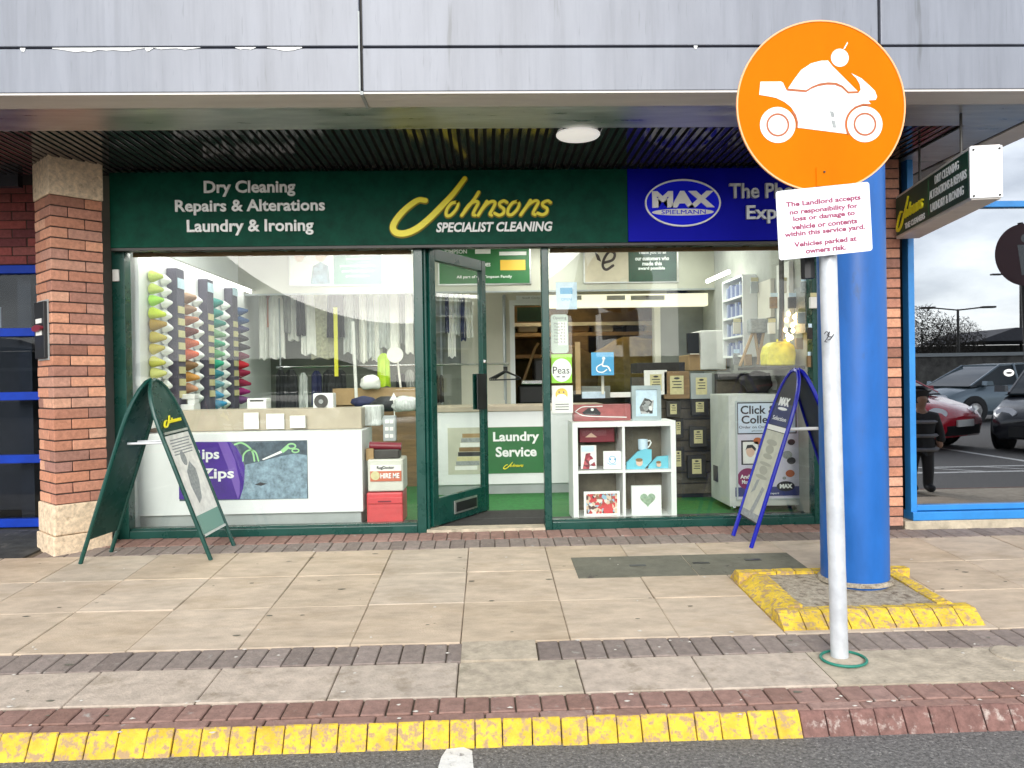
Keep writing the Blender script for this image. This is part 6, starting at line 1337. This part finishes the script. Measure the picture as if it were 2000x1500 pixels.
# second round sign on the far side of the pavement, its face to the shops
t = empty('round_sign', (6.62, 1.5, GZ), 'round pedestrian sign, coloured dark as if backlit, on a pole reflected in the tinted window', 'sign')
b = bm_(); tube(b, [(6.70, 1.47, GZ), (6.58, 1.47, 2.9)], .032, 12); ob('pole', b, 'dark', t)
f2 = Fr((6.60, 1.52, 2.5), (-1, 0, 0), (0, 0, 1)); b = bm_(); prism(b, f2, ell((0, 0), .38, .38, 48), 0, .006); ob('disc', b, mat('disc_backlit_red', (.09, .035, .04), .5), t)  # backlit shade is put into the dark disc colour
b = bm_(); prism(b, f2, ell((0, .2), .055, .055, 16), .0065, .008); prism(b, f2, [(-.1, .12), (.1, .12), (.07, -.1), (.05, -.25), (-.05, -.25), (-.07, -.1)], .0065, .008); ob('figure_symbol', b, 'inkg', t)

# lamp posts, trees, retaining wall and far blocks
def lamp_post(x, y, h, label, arm=1.3):
    t = empty('lamp_post', (x, y, GZ), label, 'lamp post', 'car park lamp posts'); b = bm_(); tube(b, [(x, y, GZ), (x, y, h)], [.11, .06], 10); ob('post', b, 'dark', t)
    for s in (-1, 1):
        b = bm_(); tube(b, [(x, y, h - .05), (x + s * arm, y, h + .08)], .04, 6); ob('arm', b, 'dark', t); b = bm_(); box(b, min(x + s * arm, x + s * (arm + .7)), y - .14, h + .04, max(x + s * arm, x + s * (arm + .7)), y + .14, h + .14); ob('lamp_head', b, 'dark', t)
lamp_post(25.0, -29.3, 4.4, 'twin headed lamp post beyond the parked cars, nearest of the two'); lamp_post(36, -40, 7.5, 'twin headed lamp post far across the car park')
def tree(x, y, h, seed, label):
    r = random.Random(seed); t = empty('bare_tree', (x, y, GZ), label, 'tree', 'bare trees across the car park'); b = bm_(); tube(b, [(x, y, GZ), (x + .1, y, h * .3), (x, y, h * .55)], [h * .035, h * .025, h * .012], 8)
    for i in range(7):
        a = r.uniform(0, 6.28); z = h * r.uniform(.22, .45); tube(b, [(x, y, z), (x + math.cos(a) * h * .15, y + math.sin(a) * h * .15, z + h * .18), (x + math.cos(a) * h * .24, y + math.sin(a) * h * .24, z + h * .4)], [h * .014, h * .008, h * .003], 5)
    ob('trunk', b, 'foliage', t); b = bm_()
    for i in range(2600):
        a, e_, rr_ = r.uniform(0, 6.28), r.uniform(-.9, 1), r.random() ** .45; p = V((x + math.cos(a) * math.sqrt(1 - e_ * e_) * rr_ * h * .36, y + math.sin(a) * math.sqrt(1 - e_ * e_) * rr_ * h * .36, h * .62 + e_ * rr_ * h * .36))
        d = V((r.uniform(-1, 1), r.uniform(-1, 1), r.uniform(-.3, 1))).normalized() * h * .05; s_ = d.orthogonal().normalized() * h * .004; vs_ = [b.verts.new(p - s_), b.verts.new(p + s_), b.verts.new(p + d)]; b.faces.new(vs_)
    ob('crown', b, 'foliage', t)
tree(22.3, -28, 4.6, 1, 'bare dark tree left of the nearer lamp post'); tree(27.2, -33, 4.4, 2, 'smaller bare tree behind the nearer lamp post')
t = empty('retaining_wall', (8, -22, GZ), 'long dark stone retaining wall at the back of the car park', 'wall')
r = random.Random(4)
b = bm_(); box(b, -60, -22.6, GZ, 70, -22.1, 1.75); ob('core', b, 'stonewall', t); b = bm_(); box(b, -60, -22.7, 1.752, 70, -22.0, 1.9); ob('coping', b, 'inkg', t)
b = bm_(); box(b, -80, -30, GZ, 110, -22.61, 1.6); ob('hedge_bank', b, 'hedge', kind='structure')
for i, (x, w_, h, y) in enumerate(((36, 12, 2.9, -42), (50, 12, 3.1, -46), (6, 18, 2.9, -44), (-16, 16, 3.2, -46), (-40, 18, 3.6, -44))):
    t = empty('far_block', (x, y, GZ), ('long low building far behind the retaining wall, right of the trees', 'furthest right low building behind the retaining wall', 'low building across from the door behind the retaining wall', 'low building across from the left window behind the wall', 'furthest left low building behind the retaining wall')[i], 'building', 'low buildings behind the car park')
    b = bm_(); box(b, x - w_ / 2, y - 6, GZ, x + w_ / 2, y, h); ob('wall', b, 'stonewall', t); b = bm_(); prism(b, Fr((0, y + .4, 0), (1, 0, 0), (0, 0, 1)), [(x - w_ / 2 - .4, h + .01), (x + w_ / 2 + .4, h + .01), (x + w_ / 2 - 2, h + .8), (x - w_ / 2 + 2, h + .8)], -6.8, 0); ob('roof', b, 'roofd', t)
    for k_ in range(5):
        b = bm_(); X_ = x - w_ / 2 + 1.5 + k_ * (w_ - 3) / 4; box(b, X_ - .5, y - .05, h - 1.5, X_ + .5, y + .03, h - .5); ob('window', b, 'carglass', t)
t = empty('church_spire', (9, -60, GZ), 'slim church spire on the skyline across the road', 'church')
b = bm_(); box(b, 8, -61, GZ, 10, -59, 9); ob('tower', b, 'stonewall', t); b = bm_(); lathe(b, [(1.5, 9.01), (.05, 15.5)], Matrix.Translation((9, -60, 0)), 8); ob('spire', b, 'roofd', t)

# small figure on the pavement, reflected in the tinted window
px_, py_ = 4.42, 3.0; g0 = gz(py_)
def skinned(name, nodes, edges, parent, mt, sub=2):
    me = bpy.data.meshes.new(name); me.from_pydata([n_[0] for n_ in nodes], edges, []); me.materials.append(M[mt]); o = bpy.data.objects.new(name, me); COL.objects.link(o)
    md = o.modifiers.new('skin', 'SKIN'); md.use_smooth_shade = True
    for i, n_ in enumerate(nodes): me.skin_vertices[0].data[i].radius = (n_[1], n_[2] if len(n_) > 2 else n_[1])
    me.skin_vertices[0].data[0].use_root = True
    s_ = o.modifiers.new('sub', 'SUBSURF'); s_.levels = sub; s_.render_levels = sub; o.parent = parent; return o
pr = empty('person', (px_, py_, g0), 'small person in a dark striped padded coat reflected in the tinted window', 'person')
body = skinned('body', [((0, 0, .42), .075, .06), ((0, 0, .55), .075, .06), ((0, 0, .66), .07, .05), ((0, 0, .72), .028), ((0, .005, .78), .058, .06), ((0, .005, .85), .058, .06), ((.05, 0, .38), .045), ((.055, .01, .2), .034), ((.055, 0, .05), .026), ((.055, .06, .025), .024), ((-.05, 0, .38), .045), ((-.055, -.03, .2), .034), ((-.055, -.05, .05), .026), ((-.055, .01, .025), .024), ((.1, 0, .64), .034), ((.14, .01, .5), .028), ((.13, .05, .38), .022), ((-.1, 0, .64), .034), ((-.14, .01, .5), .028), ((-.13, .05, .38), .022)],
               [(0, 1), (1, 2), (2, 3), (3, 4), (4, 5), (0, 6), (6, 7), (7, 8), (8, 9), (0, 10), (10, 11), (11, 12), (12, 13), (2, 14), (14, 15), (15, 16), (2, 17), (17, 18), (18, 19)], pr, 'skin')
ct = skinned('coat', [((0, 0, .30), .125, .1), ((0, 0, .42), .115, .09), ((0, 0, .55), .105, .085), ((0, 0, .66), .1, .075), ((0, 0, .71), .05), ((.11, 0, .65), .048), ((.15, .01, .5), .04), ((.14, .045, .42), .034), ((-.11, 0, .65), .048), ((-.15, .01, .5), .04), ((-.14, .045, .42), .034)], [(0, 1), (1, 2), (2, 3), (3, 4), (3, 5), (5, 6), (6, 7), (3, 8), (8, 9), (9, 10)], pr, 'coat')
hr = skinned('hair', [((0, -.012, .84), .062, .06), ((0, -.02, .79), .05, .04), ((0, .0, .875), .05, .05)], [(0, 1), (0, 2)], pr, 'ink')
tr_ = skinned('trousers', [((0, 0, .42), .09, .07), ((.05, 0, .36), .055), ((.055, .01, .2), .045), ((.055, 0, .04), .04), ((-.05, 0, .36), .055), ((-.055, -.03, .2), .045), ((-.055, -.05, .04), .04), ((.055, .075, .028), .034), ((-.055, .025, .028), .034)], [(0, 1), (1, 2), (2, 3), (0, 4), (4, 5), (5, 6), (3, 7), (6, 8)], pr, 'ink')
for z_ in (.42, .56, .7):
    b = bm_(); lathe(b, [(.116 + (.7 - z_) * .03, 0), (.132 + (.7 - z_) * .03, .015), (.116 + (.7 - z_) * .03, .03)], Matrix.Translation((px_, py_, g0 + z_ / 1.18)) @ Matrix.Diagonal((1, .82, 1, 1)), 20); ob('coat_stripe', b, 'coatg', pr, smooth=True)
pr.scale = (1.3, 1.3, 1.18)
